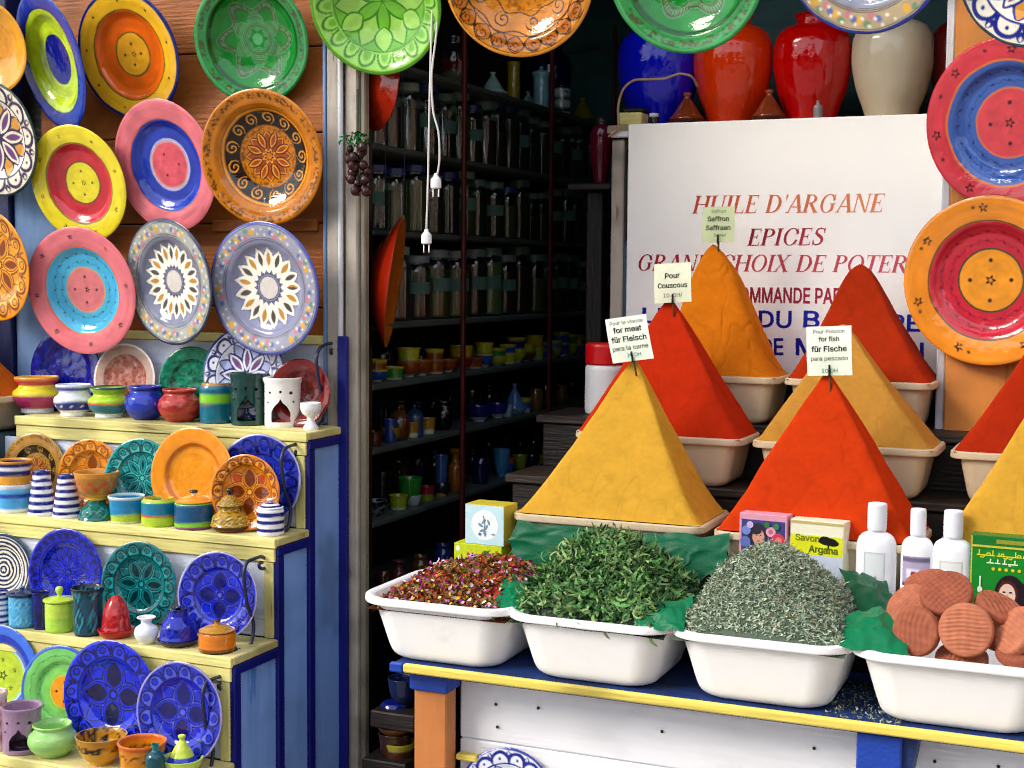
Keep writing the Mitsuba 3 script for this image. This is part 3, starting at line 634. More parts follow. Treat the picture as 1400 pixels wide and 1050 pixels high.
# ================================================================ dishes hanging on the brown wall
STARS = lambda k, r, s: [(k, r, s, 0.3)]
HB = 'big dishes hung on the brown wall'
plate('lime and blue dish with a deep blue centre, turned almost edge-on at the far left', 68, 84, 94, 39, 12, banded([(.36, '#12208c'), (.76, '#b9cf35'), (1, '#1f3da6')], lines=[(.36, .01, '#0e1970'), (.765, .012, '#0e1970')], amp=.25, seed=1), wall=3.745, back='#1a2f86')
plate('orange dish with a yellow centre, yellow rim and thin blue edge, in the top row', 174, 76, 88, 65, 12, banded([(.33, '#e6ae35'), (.68, '#e5741f'), (.945, '#f0c034'), (1, '#1f3080')], lines=[(.335, .011, '#2f5a34'), (.69, .010, '#2f5a34')], dots=[(4, .16, .022)], stars=[(9, .83, .03, .2), (1, .02, .05, 0)], amp=.14, seed=2), wall=3.745, back='#22357f')
plate('deep green carved dish with scalloped relief hanging left of the door post', 342, 56, 86, 76, 14, deep_green(6, 5), wall=3.74, form='deep', back='#0c4a1e')
plate('pink rimmed dish with blue ring and pink centre, under the orange one', 224, 227, 91, 65, 13, banded([(.34, '#d9626f'), (.40, '#b9b4dc'), (.70, '#2c48b0'), (1, '#e07f88')], lines=[(.35, .008, '#e59a4a'), (.705, .010, '#dd7045')], dots=[(3, .18, .02)], amp=.22, seed=3), wall=3.72, back='#8a3a3f')
plate('amber dish with a black scrollwork ring and carved centre beside the door post', 356, 216, 93, 81, 12, amber_scroll(), wall=3.68, form='deep', back='#5a3a1a')
plate('yellow rimmed dish with red ring, yellow centre and small stars', 106, 252, 81, 60, 16, banded([(.35, '#ecdf3e'), (.68, '#cc3b46'), (1, '#ecdc3e')], lines=[(.36, .010, '#4c5a36'), (.69, .010, '#6a6a2e')], stars=[(8, .84, .038, .25), (1, .02, .05, 0)], dots=[(4, .2, .02)], amp=.14, seed=4), wall=3.71, back='#8a8a2c')
plate('pink rimmed dish with turquoise ring and pink centre, in the lowest hanging row', 110, 398, 88, 69, 15, banded([(.34, '#dd8488'), (.68, '#52b8dc'), (1, '#e5848c')], lines=[(.35, .012, '#e59c50'), (.69, .012, '#e07a4a')], scrib=[(.44, .006, 14), (.57, .006, 18)], stars=[(8, .85, .042, .1), (1, .03, .05, 0)], dots=[(4, .2, .022)], linecol='#2b5f7a', seed=5), wall=3.67, back='#9a5a5e')
plate('narrow looking white petal dish with dark blue back, between the turquoise and grey dishes', 229, 386, 87, 56, 9, white_flower(rim='#b3b4ac', ground='#84879c', k=20, r1=.62, mid=.21, edge='#3a4262', seed=6), wall=3.68, back='#1d2a3e')
plate('large grey dish with a ring of white pointed petals and lilac blue edge', 360, 395, 92, 72, 11, white_flower(rim='#a8a9bb', ground='#9092ad', k=17, r1=.62, mid=.2, edge='#5560a8', seed=7), wall=3.65, back='#39448a')
plate('cream dish with dark geometric lines cut by the left edge of the picture', -9, 190, 79, 53, 10, fes_blue(ground='#ece4d2', blue='#41305a', acc='#d8a04c', edge='#2f4a48', k=11, kc=7, seed=8), wall=3.66, back='#27403e')
plate('yellow floral dish with brown lines cut by the left edge of the picture', -10, 363, 76, 44, 9, carved('#8a4a0e', '#e79c22', '#f0b63a', 13, 6, .66, seed=9), wall=3.64, back='#6b3c12')
plate('plain glossy mustard bowl at the top left corner', -16, 64, 63, 47, 10, banded([(.5, '#e4a231'), (1, '#e9ab3a')], amp=.12, seed=10), wall=3.66, form='bowl', back='#b57a20')
# dishes hung from the lintel across the opening
plate('lime green bowl with engraved petals hanging in front of the door post top', 512, 6, 96, 88, 22, lime_petals(), Y=3.66, form='bowl', back='#4f8f20')
plate('amber dish with black spiral scrolls hanging over the dark shop opening', 707, -31, 108, 102, 20, amber_scroll(big=True, seed=11, base='#d08a24'), Y=3.66, form='deep', back='#4e3a30')
plate('green carved dish with fan shapes hanging over the opening, right of the amber scroll dish', 935, -42, 114, 106, 20, deep_green(6, 12, .16), Y=3.66, form='deep', back='#12502a')
plate('floral dish with broad blue edge hanging over the cream vase', 1181, -73, 118, 110, 20, white_flower(rim='#b9a98a', ground='#8f93a6', k=16, r1=.66, mid=.22, edge='#33459c', seed=13), Y=3.66, form='flat', back='#2a3a80')
plate('blue and white patterned dish at the top right corner', 1410, -38, 102, 96, 20, fes_blue(edge='#3c5060', seed=14), Y=3.66, form='flat', back='#3a4348')
# on the orange column
plate('large pink star dish with a blue ring, on the orange column', 1374, 169, 116, 106, 8, banded([(.40, '#e0545e'), (.73, '#4c72bd'), (1, '#d94a58')], lines=[(.41, .011, '#e5823c'), (.74, .012, '#e58a3c')], scrib=[(.50, .007, 16), (.62, .007, 20)], stars=[(7, .87, .065, .55), (1, 0, .065, 0)], dots=[(4, .24, .024), (7, .885, .018)], linecol='#2a3f86', starcol='#2a1820', seed=15), wall=4.35, back='#54427c')
plate('large orange star dish with a red ring, below the pink one on the orange column', 1350, 384, 116, 112, 10, banded([(.37, '#e9a23a'), (.70, '#c8384a'), (1, '#eb9a35')], lines=[(.375, .011, '#4a5240'), (.71, .009, '#4a5240')], scrib=[(.47, .008, 15), (.58, .008, 19)], stars=[(7, .86, .062, .75), (1, 0, .065, 0)], dots=[(4, .24, .024), (7, .88, .018)], linecol='#8a1c3a', starcol='#2a1820', seed=16), wall=4.345, back='#7a4c8a')
# below the table
plate('blue and white fes dish at the bottom edge under the table', 690, 1096, 72, 66, 14, fes_blue(ground='#dfe4f0', blue='#1d2f90', acc='#b9c4e6', edge='#2238a4', k=14, seed=17), wall=3.340, back='#1d2f80')
_P, _R, _n = PLATE_LOG[-1][1:4]; LEDGE_Z = float(_P[2] - _R * math.sqrt(1 - _n[2] ** 2)) - .003

# ================================================================ dishes leaning on the display shelves
z1, z2, z3, z4 = ZT
plate('deep blue dish with a pale glare streak, behind the pink and yellow pot', 88, 500, 48, 45, 8, mottled('#131f8e', '#1c2da2', '#0c1466', seed=20), z=z1, wall=3.745, back='#141f6e')
plate('marbled pink oval dish with a cream edge on the top shelf', 170, 496, 43, 40, 8, mottled('#b06a5c', '#c99082', '#7a3f3c', '#c8b0a0', .68, 21, edge='#efe6dc'), z=z1, wall=3.728, back='#c9b8ae')
plate('sea green glazed dish on the top shelf behind the red pot', 260, 500, 45, 42, 8, mottled('#12775c', '#1f8f70', '#0b4a3c', seed=22), z=z1, wall=3.711, back='#0c4638')
plate('white dish with blue scallops behind the dark green burner', 332, 518, 58, 53, 8, fes_blue(ground='#dfe2ee', blue='#2a3070', acc='#aeb6dc', edge='#3a4ca0', k=11, seed=23), z=z1, wall=3.694, back='#28356e')
plate('dark red glazed dish behind the white burner', 409, 516, 57, 40, 5, mottled('#5e1218', '#74201f', '#3c0a10', '#8a2a26', .66, 24), z=z1, wall=3.677, back='#4e1416', form='deep')
AM = dict(k=12, kc=5)
plate('tan dish with a dark painted centre at the left of the second shelf', 46, 630, 49, 41, 10, amber_scroll(base='#b98f4a', dark='#3a2c16', light='#c9a45a', k=9, seed=25), z=z2, wall=3.535, back='#3a2a1c')
plate('orange carved dish with brown engraved flowers on the second shelf', 122, 634, 49, 41, 10, carved('#8f4a10', '#d98d24', '#e5a43c', 12, 4, .68, seed=26), z=z2, wall=3.518, back='#5a3414')
plate('turquoise engraved dish on the second shelf', 190, 641, 51, 46, 12, carved('#0e4a52', '#1c9a9a', '#5cc4c0', 14, 8, .66, seed=27), z=z2, wall=3.501, back='#10505a')
plate('plain orange dish on the second shelf', 261, 650, 58, 54, 10, banded([(.6, '#e39a28'), (.68, '#c97a18'), (1, '#e89a2c')], amp=.14, seed=28), z=z2, wall=3.484, back='#9a5a18')
plate('blue dish with a lilac rim behind the small orange dish', 353, 660, 65, 55, 9, carved('#16206e', '#2a3ab8', '#4f60cf', 13, 6, .56, rimcol='#3f49b0', seed=29, edge='#a9a8cc'), z=z2, wall=3.532, back='#20204a')
plate('small glossy orange flower dish in front of the blue one', 335, 668, 52, 45, 10, carved('#7a3c0c', '#d2831c', '#e6a848', 12, 4, .72, seed=30, accent='#c0541c'), z=z2, wall=3.458, form='deep', back='#6a3a14')
plate('spiral striped black and white dish at the left end of the third shelf', 1, 764, 53, 41, 10, rings_bw(), z=z3, wall=3.367, back='#20384e')
plate('cobalt dish with dark stippled rings on the third shelf', 88, 774, 56, 48, 10, carved('#0e1460', '#1c2cc0', '#2238d0', 26, 9, .72, seed=31, amp=.16), z=z3, wall=3.350, back='#15193a')
plate('dark teal dish with engraved leaf medallions on the third shelf', 189, 792, 59, 49, 11, carved('#0b343a', '#14777e', '#2a9a9a', 14, 6, .68, seed=32, accent='#1b6a70'), z=z3, wall=3.333, back='#0c2a30')
plate('blue dish with a pale lilac rim behind the amber lidded jar', 297, 808, 62, 52, 10, carved('#141c70', '#2434c4', '#5a66da', 13, 4, .62, rimcol='#3a46c0', seed=33, edge='#a8a6c6'), z=z3, wall=3.316, back='#26264a')
plate('lime centred dish with a blue rim at the left of the lowest shelf', -2, 934, 62, 52, 9, banded([(.52, '#b9cf3c'), (.57, '#a9cfe4'), (.82, '#2446b8'), (1, '#4a78d6')], stars=[(1, .0, .10, 0), (5, .3, .05, .4)], seed=34), z=z4, wall=3.151, back='#24408a')
plate('pale green dish with an orange centre on the lowest shelf', 82, 944, 59, 52, 10, banded([(.34, '#eba436'), (.5, '#8fcf6c'), (.93, '#86cf78'), (1, '#3d6cc0')], scrib=[(.6, .01, 10), (.78, .01, 14)], lines=[(.35, .008, '#d0d050')], dots=[(4, .2, .03)], linecol='#3f8a4a', seed=35), z=z4, wall=3.134, back='#3a62a8')
plate('cobalt dish with dark engraved medallions on the lowest shelf', 148, 962, 65, 60, 11, carved('#0c1250', '#2032cc', '#3448dc', 14, 4, .70, seed=36), z=z4, wall=3.117, back='#141a4a')
plate('blue dish with a mauve rim at the right of the lowest shelf', 244, 972, 67, 56, 10, carved('#141c70', '#2436c8', '#5a66da', 13, 4, .68, rimcol='#3040c0', seed=37, edge='#9a94bc'), z=z4, wall=3.100, back='#26264a')

# ================================================================ pots on the display: top shelf
pot('magenta and yellow incense pot at the left end of the top shelf', 'pot', 51, 512, 567, 66, z1, ('incense', bands((.14, '#dfe3e8'), (.47, '#b23a72'), (.78, '#e8d83e'), (.93, '#cf4a62'), (1.1, '#e8a83a'), seed=1)))
pot('white incense pot with blue painted bands on the top shelf', 'pot', 101, 523, 571, 53, z1, ('incense', lambda r, z, th: over(bands((.2, '#eef0f2'), (.26, '#2b3c9c'), (.42, '#2b3c9c'), (.46, '#26368f'), (.82, '#e6e9f0'), (.93, '#4a5fb0'), (1.1, '#dfe3ee'))(r, z, th), C('#eef0f6'), ss(.05, .02, np.abs(z - .35)) * ss(.1, .4, np.sin(th * 11)))))
pot('lime and teal incense pot with a white foot on the top shelf', 'pot', 149, 526, 573, 56, z1, ('incense', bands((.15, '#e4ece8'), (.42, '#1f7f96'), (.47, '#cc5a3a'), (.8, '#b7d63c'), (.95, '#9fcf3e'), (1.1, '#2b4a4a'), seed=3)))
pot('royal blue globe pot on the top shelf', 'pot', 199, 525, 576, 56, z1, ('globe', speckle('#1f36a4', '#2c48bc', 10)))
pot('coral red globe pot on the top shelf', 'pot', 246, 529, 579, 59, z1, ('globe', speckle('#a8342c', '#c2503f', 16, .5)))
pot('teal canister with a lime band on the top shelf', 'canister', 295, 521, 580, 43, z1, ('can', bands((.48, '#16748c'), (.52, '#d0763c'), (.72, '#8fcf3c'), (.94, '#1c7890'), (.985, '#d08040'), (1.1, '#6fae48'), seed=5)))
burner('dark green oil burner with an arched opening on the top shelf', 340, 507, 583, 52, z1, '#0f4a46', inside='#07201e')
burner('white oil burner with an arched opening on the top shelf', 387, 513, 585, 54, z1, '#f0efec', inside='#9a3a2a')
pot('small white egg cup by the iron scroll', 'egg cup', 425, 549, 589, 29, z1, ('eggcup', '#eceef0'))

# second shelf
st = [('bowl', 1.0)]
P, R, H = seat(20, 660, 706, 50, z2)
k = thing('bowl', 'light blue bowl at the bottom of the stack on the second shelf', 'bowl', None)
turned(k, P, R, H, [(None, 'cup', 1, 0, 1, bands((.14, '#e8ecf0'), (.55, '#58aee4'), (.7, '#2a4fae'), (.85, '#6cbcea'), (1.1, '#e8eef2')))])
k = thing('bowl', 'amber and white striped bowl stacked on the light blue one', 'bowl', None)
turned(k, P + [0, 0, H * .97], R * .98, H * .85, [(None, 'cup', 1, 0, 1, bands((.3, '#e0a43a'), (.4, '#e8b448'), (.62, '#1c2678'), (.72, '#e8eaf0'), (.9, '#1c2474'), (1.1, '#e2a240')))])
pot('blue and white striped beaker, left of the pair on the second shelf', 'beaker', 58, 641, 707, 38, z2, ('invtumbler', stripes(6)), n=90)
pot('blue and white striped beaker, right of the pair on the second shelf', 'beaker', 92, 649, 713, 39, z2, ('invtumbler', stripes(6)), n=90)
b_ = pot('teal bowl turned upside down on the second shelf', 'bowl', 133, 683, 715, 50, z2, ('dome', diamonds('#177a72', '#0b3a3a', '#3aa69a', 6, 1.2)), kt=.3)
k = thing('bowl', 'painted amber bowl balanced on the upturned teal bowl', 'bowl')
turned(k, b_[1] + [0, 0, b_[3] * .99], .031 * 60 / 58 * b_[2] / .031 * 1.18, .085, [(None, 'bowl', 1, 0, 1, lambda r, z, th: over(bands((.2, '#e2b23c'), (.8, '#b8853a'), (1.1, '#d79a3e'))(r, z, th), C('#d0602a'), ss(.09, .05, np.abs(z - .5 - .16 * np.sin(9 * th)))))])
pot('turquoise bowl with a lime foot on the second shelf', 'bowl', 173, 676, 720, 50, z2, ('cup', bands((.08, '#e8ece0'), (.33, '#b9d03c'), (.9, '#2a93c4'), (1.1, '#d9e8ee'))))
pot('teal, lime and red banded jar without lid on the second shelf', 'jar', 218, 680, 725, 48, z2, ('can', bands((.38, '#b9d43c'), (.44, '#d0404a'), (.86, '#1f88a6'), (.97, '#a8cf48'), (1.1, '#e0a844'))))
LID = lambda c1, kc, z0=.70, kz=.86: [('lid', 'lid', .98, z0, z0 + .17, c1), ('knob', 'knob', .16, z0 + .15, 1.0, kc)]
pot('teal jar with an orange lid and a dark knob on the second shelf', 'jar', 265, 667, 728, 53, z2, [('body', 'jar', 1, 0, .70, bands((.08, '#7a4a9a'), (.12, '#c8404a'), (.26, '#8fcf3c'), (.92, '#155f8a'), (1.1, '#7fc04a'))), ('lid', 'lid', .95, .69, .86, '#e39530'), ('knob', 'knob', .22, .84, 1, bands((.5, '#e0e6e0'), (1.1, '#1c2a2a')))])
pot('olive painted tagine pot on a terracotta saucer, second shelf', 'tagine', 315, 668, 733, 56, z2, [('saucer', 'saucer', .92, 0, .13, bands((.5, '#a8401c'), (1.1, '#4a3420'))), ('body', 'dome', .95, .12, .60, diamonds('#b8942c', '#3a2c10', '#dcc268', 9, 1.6)), ('lid', 'lid', .62, .585, .86, diamonds('#a8862a', '#4a3812', '#cfae4c', 9, 2)), ('knob', 'knob', .17, .84, 1, '#1d2220')], kt=.3)
pot('blue and white striped jar with a lid by the iron scroll', 'jar', 370, 678, 734, 37, z2, [('body', 'jar', 1, 0, .74, stripes(3.5)), ('lid', 'lid', .95, .735, .90, stripes(2)), ('knob', 'knob', .28, .88, 1, '#e8eaf0')], n=70)

# third shelf
pot('striped mug cut by the left picture edge on the third shelf', 'mug', 0, 806, 857, 26, z3, ('cyl', stripes(6)), n=80)
pot('light blue embossed jar with a dark lid on the third shelf', 'jar', 31, 798, 862, 40, z3, [('body', 'jar', .92, 0, .80, diamonds('#5fb4dc', '#3f93c4', '#8ad0ee', 8, 2)), ('lid', 'flatlid', 1.08, .79, .93, '#20385e'), ('knob', 'knob', .2, .91, 1, '#5a86a8')])
pot('narrow dark blue pot squeezed behind the lime jar', 'pot', 56, 806, 862, 24, z3, ('tumbler', speckle('#14208a', '#0c1256', 12)))
pot('lime green jar with a knobbed lid on the third shelf', 'jar', 82, 799, 868, 44, z3, [('body', 'jar', .88, 0, .70, bands((.5, '#b6dc5a'), (1.1, '#c6e05a'))), ('lid', 'flatlid', 1.0, .695, .80, '#b8cf3c'), ('knob', 'knob', .24, .785, 1.02, '#c2dc60')])
pot('dark turquoise tumbler with a diamond pattern on the third shelf', 'tumbler', 121, 799, 874, 45, z3, ('tumbler', diamonds('#10566e', '#0a1c2c', '#33a0b4', 6, 1.5)))
pot('crimson domed tagine with raised dots on the third shelf', 'tagine', 159, 812, 876, 51, z3, [('dish', 'saucer', 1, 0, .20, '#b01c26'), ('lid', 'cone', .80, .17, 1, speckle('#b21a24', '#d0464a', 22, .6))], kt=.3)
pot('small white vase on the third shelf', 'vase', 200, 840, 884, 33, z3, ('vase', '#eceef2'), name='vase')
pot('cobalt domed tagine on a dark dish, third shelf', 'tagine', 244, 826, 888, 58, z3, [('dish', 'saucer', 1, 0, .16, '#28304a'), ('lid', 'dome', .90, .14, .93, diamonds('#1c2cb4', '#0c1250', '#3046d0', 6, 1.4)), ('knob', 'knob', .14, .90, 1, '#16203c')], kt=.3)
pot('amber lidded jar with a dark foot by the third iron scroll', 'jar', 297, 843, 898, 50, z3, [('body', 'jar', 1, 0, .66, bands((.10, '#3a2414'), (.22, '#8a5a20'), (.9, '#e08a24'), (1.1, '#b86a1c'))), ('lid', 'lid', .98, .655, .86, '#b98a2c'), ('knob', 'knob', .2, .84, 1, bands((.6, '#d8952c'), (1.1, '#3a2c14')))])

# lowest shelf
pot('red and white painted vase cut by the left picture edge', 'vase', -6, 944, 1034, 34, z4, ('cyl', speckle('#e4d8d0', '#b03a34', 10, .5)), name='vase')
burner('lilac oil burner with an arched opening on the lowest shelf', 31, 958, 1037, 56, z4, '#a58aa4', inside='#4a3450', taper=1.0)
pot('pale green round pot on the lowest shelf', 'pot', 72, 984, 1046, 66, z4, ('globe', speckle('#9fcf7c', '#b0da8c', 6)))
pot('amber bowl with dark painted script-like strokes on the lowest shelf', 'bowl', 139, 1006, 1066, 70, z4, ('bowl', lambda r, z, th: over(bands((.6, '#d2a028'), (.8, '#c08c2a'), (1.1, '#b98a34'))(r, z, th), C('#2a1e0e'), (r < .93) * (z > .5) * ss(.5, .58, nz(np.stack([np.cos(th) * 7, np.sin(th) * 7, z * 5], 1), 2)))))
pot('orange painted bowl on the lowest shelf', 'bowl', 194, 1011, 1072, 67, z4, ('cup', lambda r, z, th: over(bands((.2, '#d8952c'), (.80, '#d08c24'), (.95, '#d0702a'), (1.1, '#d98030'))(r, z, th), C('#6a4414'), ss(.05, .02, np.abs(z - .45 - .2 * np.abs(np.sin(4 * th)))))))
pot('small teal bottle standing in front on the lowest shelf', 'bottle', 213, 1022, 1078, 27, z4, ('bottle', bands((.8, '#0f5a66'), (1.1, '#1c7c84'))))
pot('lime and blue tagine on the lowest shelf', 'tagine', 249, 1002, 1066, 58, z4, [('dish', 'bowl', 1, 0, .42, bands((.5, '#b6cf50'), (1.1, '#c8e070'))), ('lid', 'tagine', .74, .28, 1.02, bands((.26, '#2a48b8'), (.3, '#c8dc60'), (1.1, '#cfe050')))], kt=.3)
print([l for l in PLATE_LOG][20:])

# ================================================================ spice stall on the right
def rrect(w, d, r, n=10):
    r = min(r, w / 2 - 1e-4, d / 2 - 1e-4); a = np.linspace(0, np.pi / 2, n); o = []
    for k, (sx, sy) in enumerate(((1, 1), (-1, 1), (-1, -1), (1, -1))):
        t = a + k * np.pi / 2; o.append(np.stack([sx * (w / 2 - r) + r * np.cos(t), sy * (d / 2 - r) + r * np.sin(t)], 1))
    return np.vstack(o)
def loft(levels, n=10, capend=True):
    """levels: (width, depth, corner radius, z)"""
    rings = [np.column_stack([rrect(w, d, r, n), np.full(4 * n, z)]) for w, d, r, z in levels]
    m = 4 * n; V = np.vstack(rings); L = len(rings)
    i, j = np.meshgrid(np.arange(L - 1), np.arange(m), indexing='ij'); k = (j + 1) % m
    a, b, c, d = i * m + j, i * m + k, (i + 1) * m + k, (i + 1) * m + j
    F = np.concatenate([np.stack([a, b, c], -1).reshape(-1, 3), np.stack([a, c, d], -1).reshape(-1, 3)])
    if capend:
        V = np.vstack([V, [[0, 0, levels[0][3]]], [[0, 0, levels[-1][3]]]]); q = np.arange(m); q2 = (q + 1) % m
        F = np.vstack([F, np.stack([q2, q, 0 * q + len(V) - 2], 1), np.stack([(L - 1) * m + q, (L - 1) * m + q2, 0 * q + len(V) - 1], 1)])
    return V, F
def basin(label, x0, x1, y0, y1, zb, zt, mat='white_plastic', col=None, name='basin', group=None, k=.71, r=.075, lip=.019):
    w, d, h = x1 - x0, y1 - y0, zt - zb; c = ((x0 + x1) / 2, (y0 + y1) / 2, 0)
    key = thing(name, label, 'basin', group)
    bw, bd = w * k, d * k; tw, td = w * .915, d * .915
    body = []
    for t in np.r_[0, np.geomspace(.006, .25, 12), np.linspace(.3, .96, 10)]:
        q = 1 - math.exp(-t / .045); g_ = .045 * (q - 1); s = [bw * (1 + g_ * 3) + (tw - bw) * t, bd * (1 + g_ * 3) + (td - bd) * t]
        body.append((s[0], s[1], r * (.8 + .2 * t), zb + h * t))
    body.append((tw, td, r, zt - lip * .55))
    body += [(tw - .010, td - .010, r * .95, zt - lip * .5), (bw + (tw - bw) * .5 - .012, bd + (td - bd) * .5 - .012, r * .85, zb + h * .5), (bw * .93, bd * .93, r * .75, zb + h * .08)]
    put(part(key, 'body'), (loft(body)[0] + c, loft(body)[1]), mat, col, smooth=70)
    rim = [(tw + .001, td + .001, r, zt - lip), (w - .004, d - .004, r + .012, zt - lip), (w, d, r + .014, zt - lip * .8), (w - .002, d - .002, r + .013, zt - lip * .18), (w - .010, d - .010, r + .01, zt), (tw + .006, td + .006, r + .004, zt - .001), (tw - .006, td - .006, r, zt - lip * .3), (tw - .009, td - .009, r, zt - lip)]
    V, F = loft(rim, capend=False)
    put(part(key, 'rim'), (V + c, F), mat, col, smooth=40)
    return key
XB = [-1.795, -1.390, -.970, -.548]
# table
t = thing('stall_table', 'blue topped stall table with a yellow front edge carrying the white basins', 'table')
slab(part(t, 'top', 'blue painted table top'), -1.70, .55, 3.215, 4.0, .628, .656, 'tableblue')
slab(part(t, 'front_edge', 'yellow front edge strip'), -1.664, .55, 3.196, 3.214, .636, .6585, 'edgeyellow')
slab(part(t, 'edge_end', 'bright blue end of the front edge'), -1.703, -1.665, 3.196, 3.214, .634, .659, 'brightblue')
slab(part(t, 'leg', 'ochre painted leg'), -1.668, -1.575, 3.27, 3.33, 0, .575, 'ochre', 2)
slab(part(t, 'leg_cap', 'blue block on top of the leg'), -1.675, -1.565, 3.255, 3.335, .576, .626, 'brightblue')
for z0, z1_ in ((.02, .436), (.4365, .627)): slab(part(t, 'front_board'), -1.572, .55, 3.345 + rng.uniform(0, .003), 3.365, z0, z1_ - .002, 'white')
slab(part(t, 'lower_ledge', 'yellow ledge at the bottom'), -1.570, -1.51, 3.315, 3.344, .385, .402, 'edgeyellow')
slab(part(t, 'plate_ledge', 'narrow ledge under the blue and white dish'), -1.56, .5, 3.20, 3.343, LEDGE_Z - .02, LEDGE_Z, 'white')
prof = Polygon([(0, 0), (.135, 0), (.118, -.105), (.09, -.098), (.06, -.112), (.03, -.095), (0, -.10)])
br = trimesh.creation.extrude_polygon(prof, .09, engine='earcut'); br.apply_transform(np.array([[1, 0, 0, -.527], [0, 0, -1, 3.335], [0, 1, 0, .632], [0, 0, 0, 1.0]]))
slab(part(t, 'bracket_face', 'blue bracket plate under the edge'), -.527, -.427, 3.228, 3.243, .535, .627, 'brightblue', 1)
put(part(t, 'bracket'), br, None, smooth=False, pnt='tableblue', grain=1)
for x, y in ((678, 963), (680, 994), (736, 968), (1113, 1023), (1278, 1041), (1365, 1048), (905, 1000)):
    q = onY(x, y, 3.343); put(part(t, 'nail'), place(lathe(spline([(0, .003), (.003, .0025), (.0042, 0)], 5), 10)[0], q, (1, 0, 0), (0, 0, 1), (0, -1, 0)) if False else (place(lathe(spline([(0, .003), (.003, .0025), (.0042, 0)], 5), 10)[0], q, (1, 0, 0), (0, 0, 1), (0, -1, 0)), lathe(spline([(0, .003), (.003, .0025), (.0042, 0)], 5), 10)[1]), 'matte', C('#3a3430'))
# stepped boards that carry the spice tubs
s_ = thing('spice_steps', 'stepped planks behind the basins that carry the spice tubs', 'display stand')
for y0, y1, z in ((3.605, 3.965, .845), (3.97, 4.21, 1.045), (4.215, 4.53, 1.205)):
    slab(part(s_, 'tread'), -1.72, .5, y0, y1, z - .025, z, 'steplumber')
    slab(part(s_, 'riser'), -1.70, .5, y0 + .012, y0 + .03, .657, z - .026, 'darkwood')

WB = 'white basins along the front of the table'
for i, what in enumerate(('the dried flower petals', 'the curled green leaves', 'the grey-green crumbled herb', 'the terracotta discs')):
    basin(f'white plastic basin holding {what}', XB[i], XB[i] + (.437 if i < 3 else .46), 3.172, 3.592, .6575, .826 if i else .828, group=WB)
TUBCOL = C('#cfc0a4')
def tub(label, x0, x1, y0, y1, zb, zt, col=TUBCOL): return basin(label, x0, x1, y0, y1, zb, zt, mat='satin', col=col, name='spice_tub', k=.8, r=.035, lip=.02, group='tubs under the spice pyramids')

# ---------------------------------------------------------------- spice pyramids
def heap(label, apex_px, x0, x1, y0, y1, zr, zap, col, seed, p=13.0, prof=((0, 1), (.06, .955), (.5, .50), (.8, .2), (.93, .085), (1, .02)), crack=.0007, lump=.003, n=150, lean=(0, 0), dark=.10):
    """powder pressed to a square pyramid; prof: height along the way from the apex (0) to the foot (1)"""
    s = np.linspace(-1, 1, n); s = np.sign(s) * np.abs(s) ** .9
    a, b = np.meshgrid(s, s, indexing='ij'); m = (np.abs(a) ** p + np.abs(b) ** p) ** (1 / p); m = np.minimum(m, 1.05)
    X, Y = (x0 + x1) / 2 + a * (x1 - x0) / 2, (y0 + y1) / 2 + b * (y1 - y0) / 2
    pr = np.array(prof); f = PchipInterpolator(pr[:, 0], pr[:, 1])(np.minimum(m, 1))
    H = zap - zr; Z = zr + H * f
    pt = np.stack([X, Y, Z], -1)
    k = ss(0, .12, m)
    low = nz(pt * 11 + seed, 3, seed) - .5; mid = nz(pt * [40, 40, 18] + seed, 3, seed + 1) - .5
    cr = np.abs(nz(pt * [14, 14, 5] + 3 * seed, 3, seed + 2) - .5)
    disp = lump * 2 * low + .0022 * mid - crack * ss(.03, 0, cr) * k
    out = np.stack([a * (x1 - x0), b * (y1 - y0), np.full_like(a, .30)], -1); out /= np.linalg.norm(out, axis=-1, keepdims=True)
    pt = pt + out * (disp * ss(1.0, .9, m))[..., None]
    pt[..., 0] += lean[0] * f; pt[..., 1] += lean[1] * f
    i, j = np.meshgrid(np.arange(n - 1), np.arange(n - 1), indexing='ij'); q = lambda u, v: u * n + v
    F = np.concatenate([np.stack([q(i, j), q(i + 1, j), q(i + 1, j + 1)], -1).reshape(-1, 3), np.stack([q(i, j), q(i + 1, j + 1), q(i, j + 1)], -1).reshape(-1, 3)])
    V = pt.reshape(-1, 3); c = C(col) * (1 + .22 * (nz(V * 24, 3, seed + 5) - .5) + .2 * (nz(V * 120, 2, seed) - .5))[:, None]
    c = c * (1 - dark * ss(.03, 0, cr.ravel()))[:, None]
    put(thing('spice_pyramid', label, 'spice'), (V, F), 'powder', c)
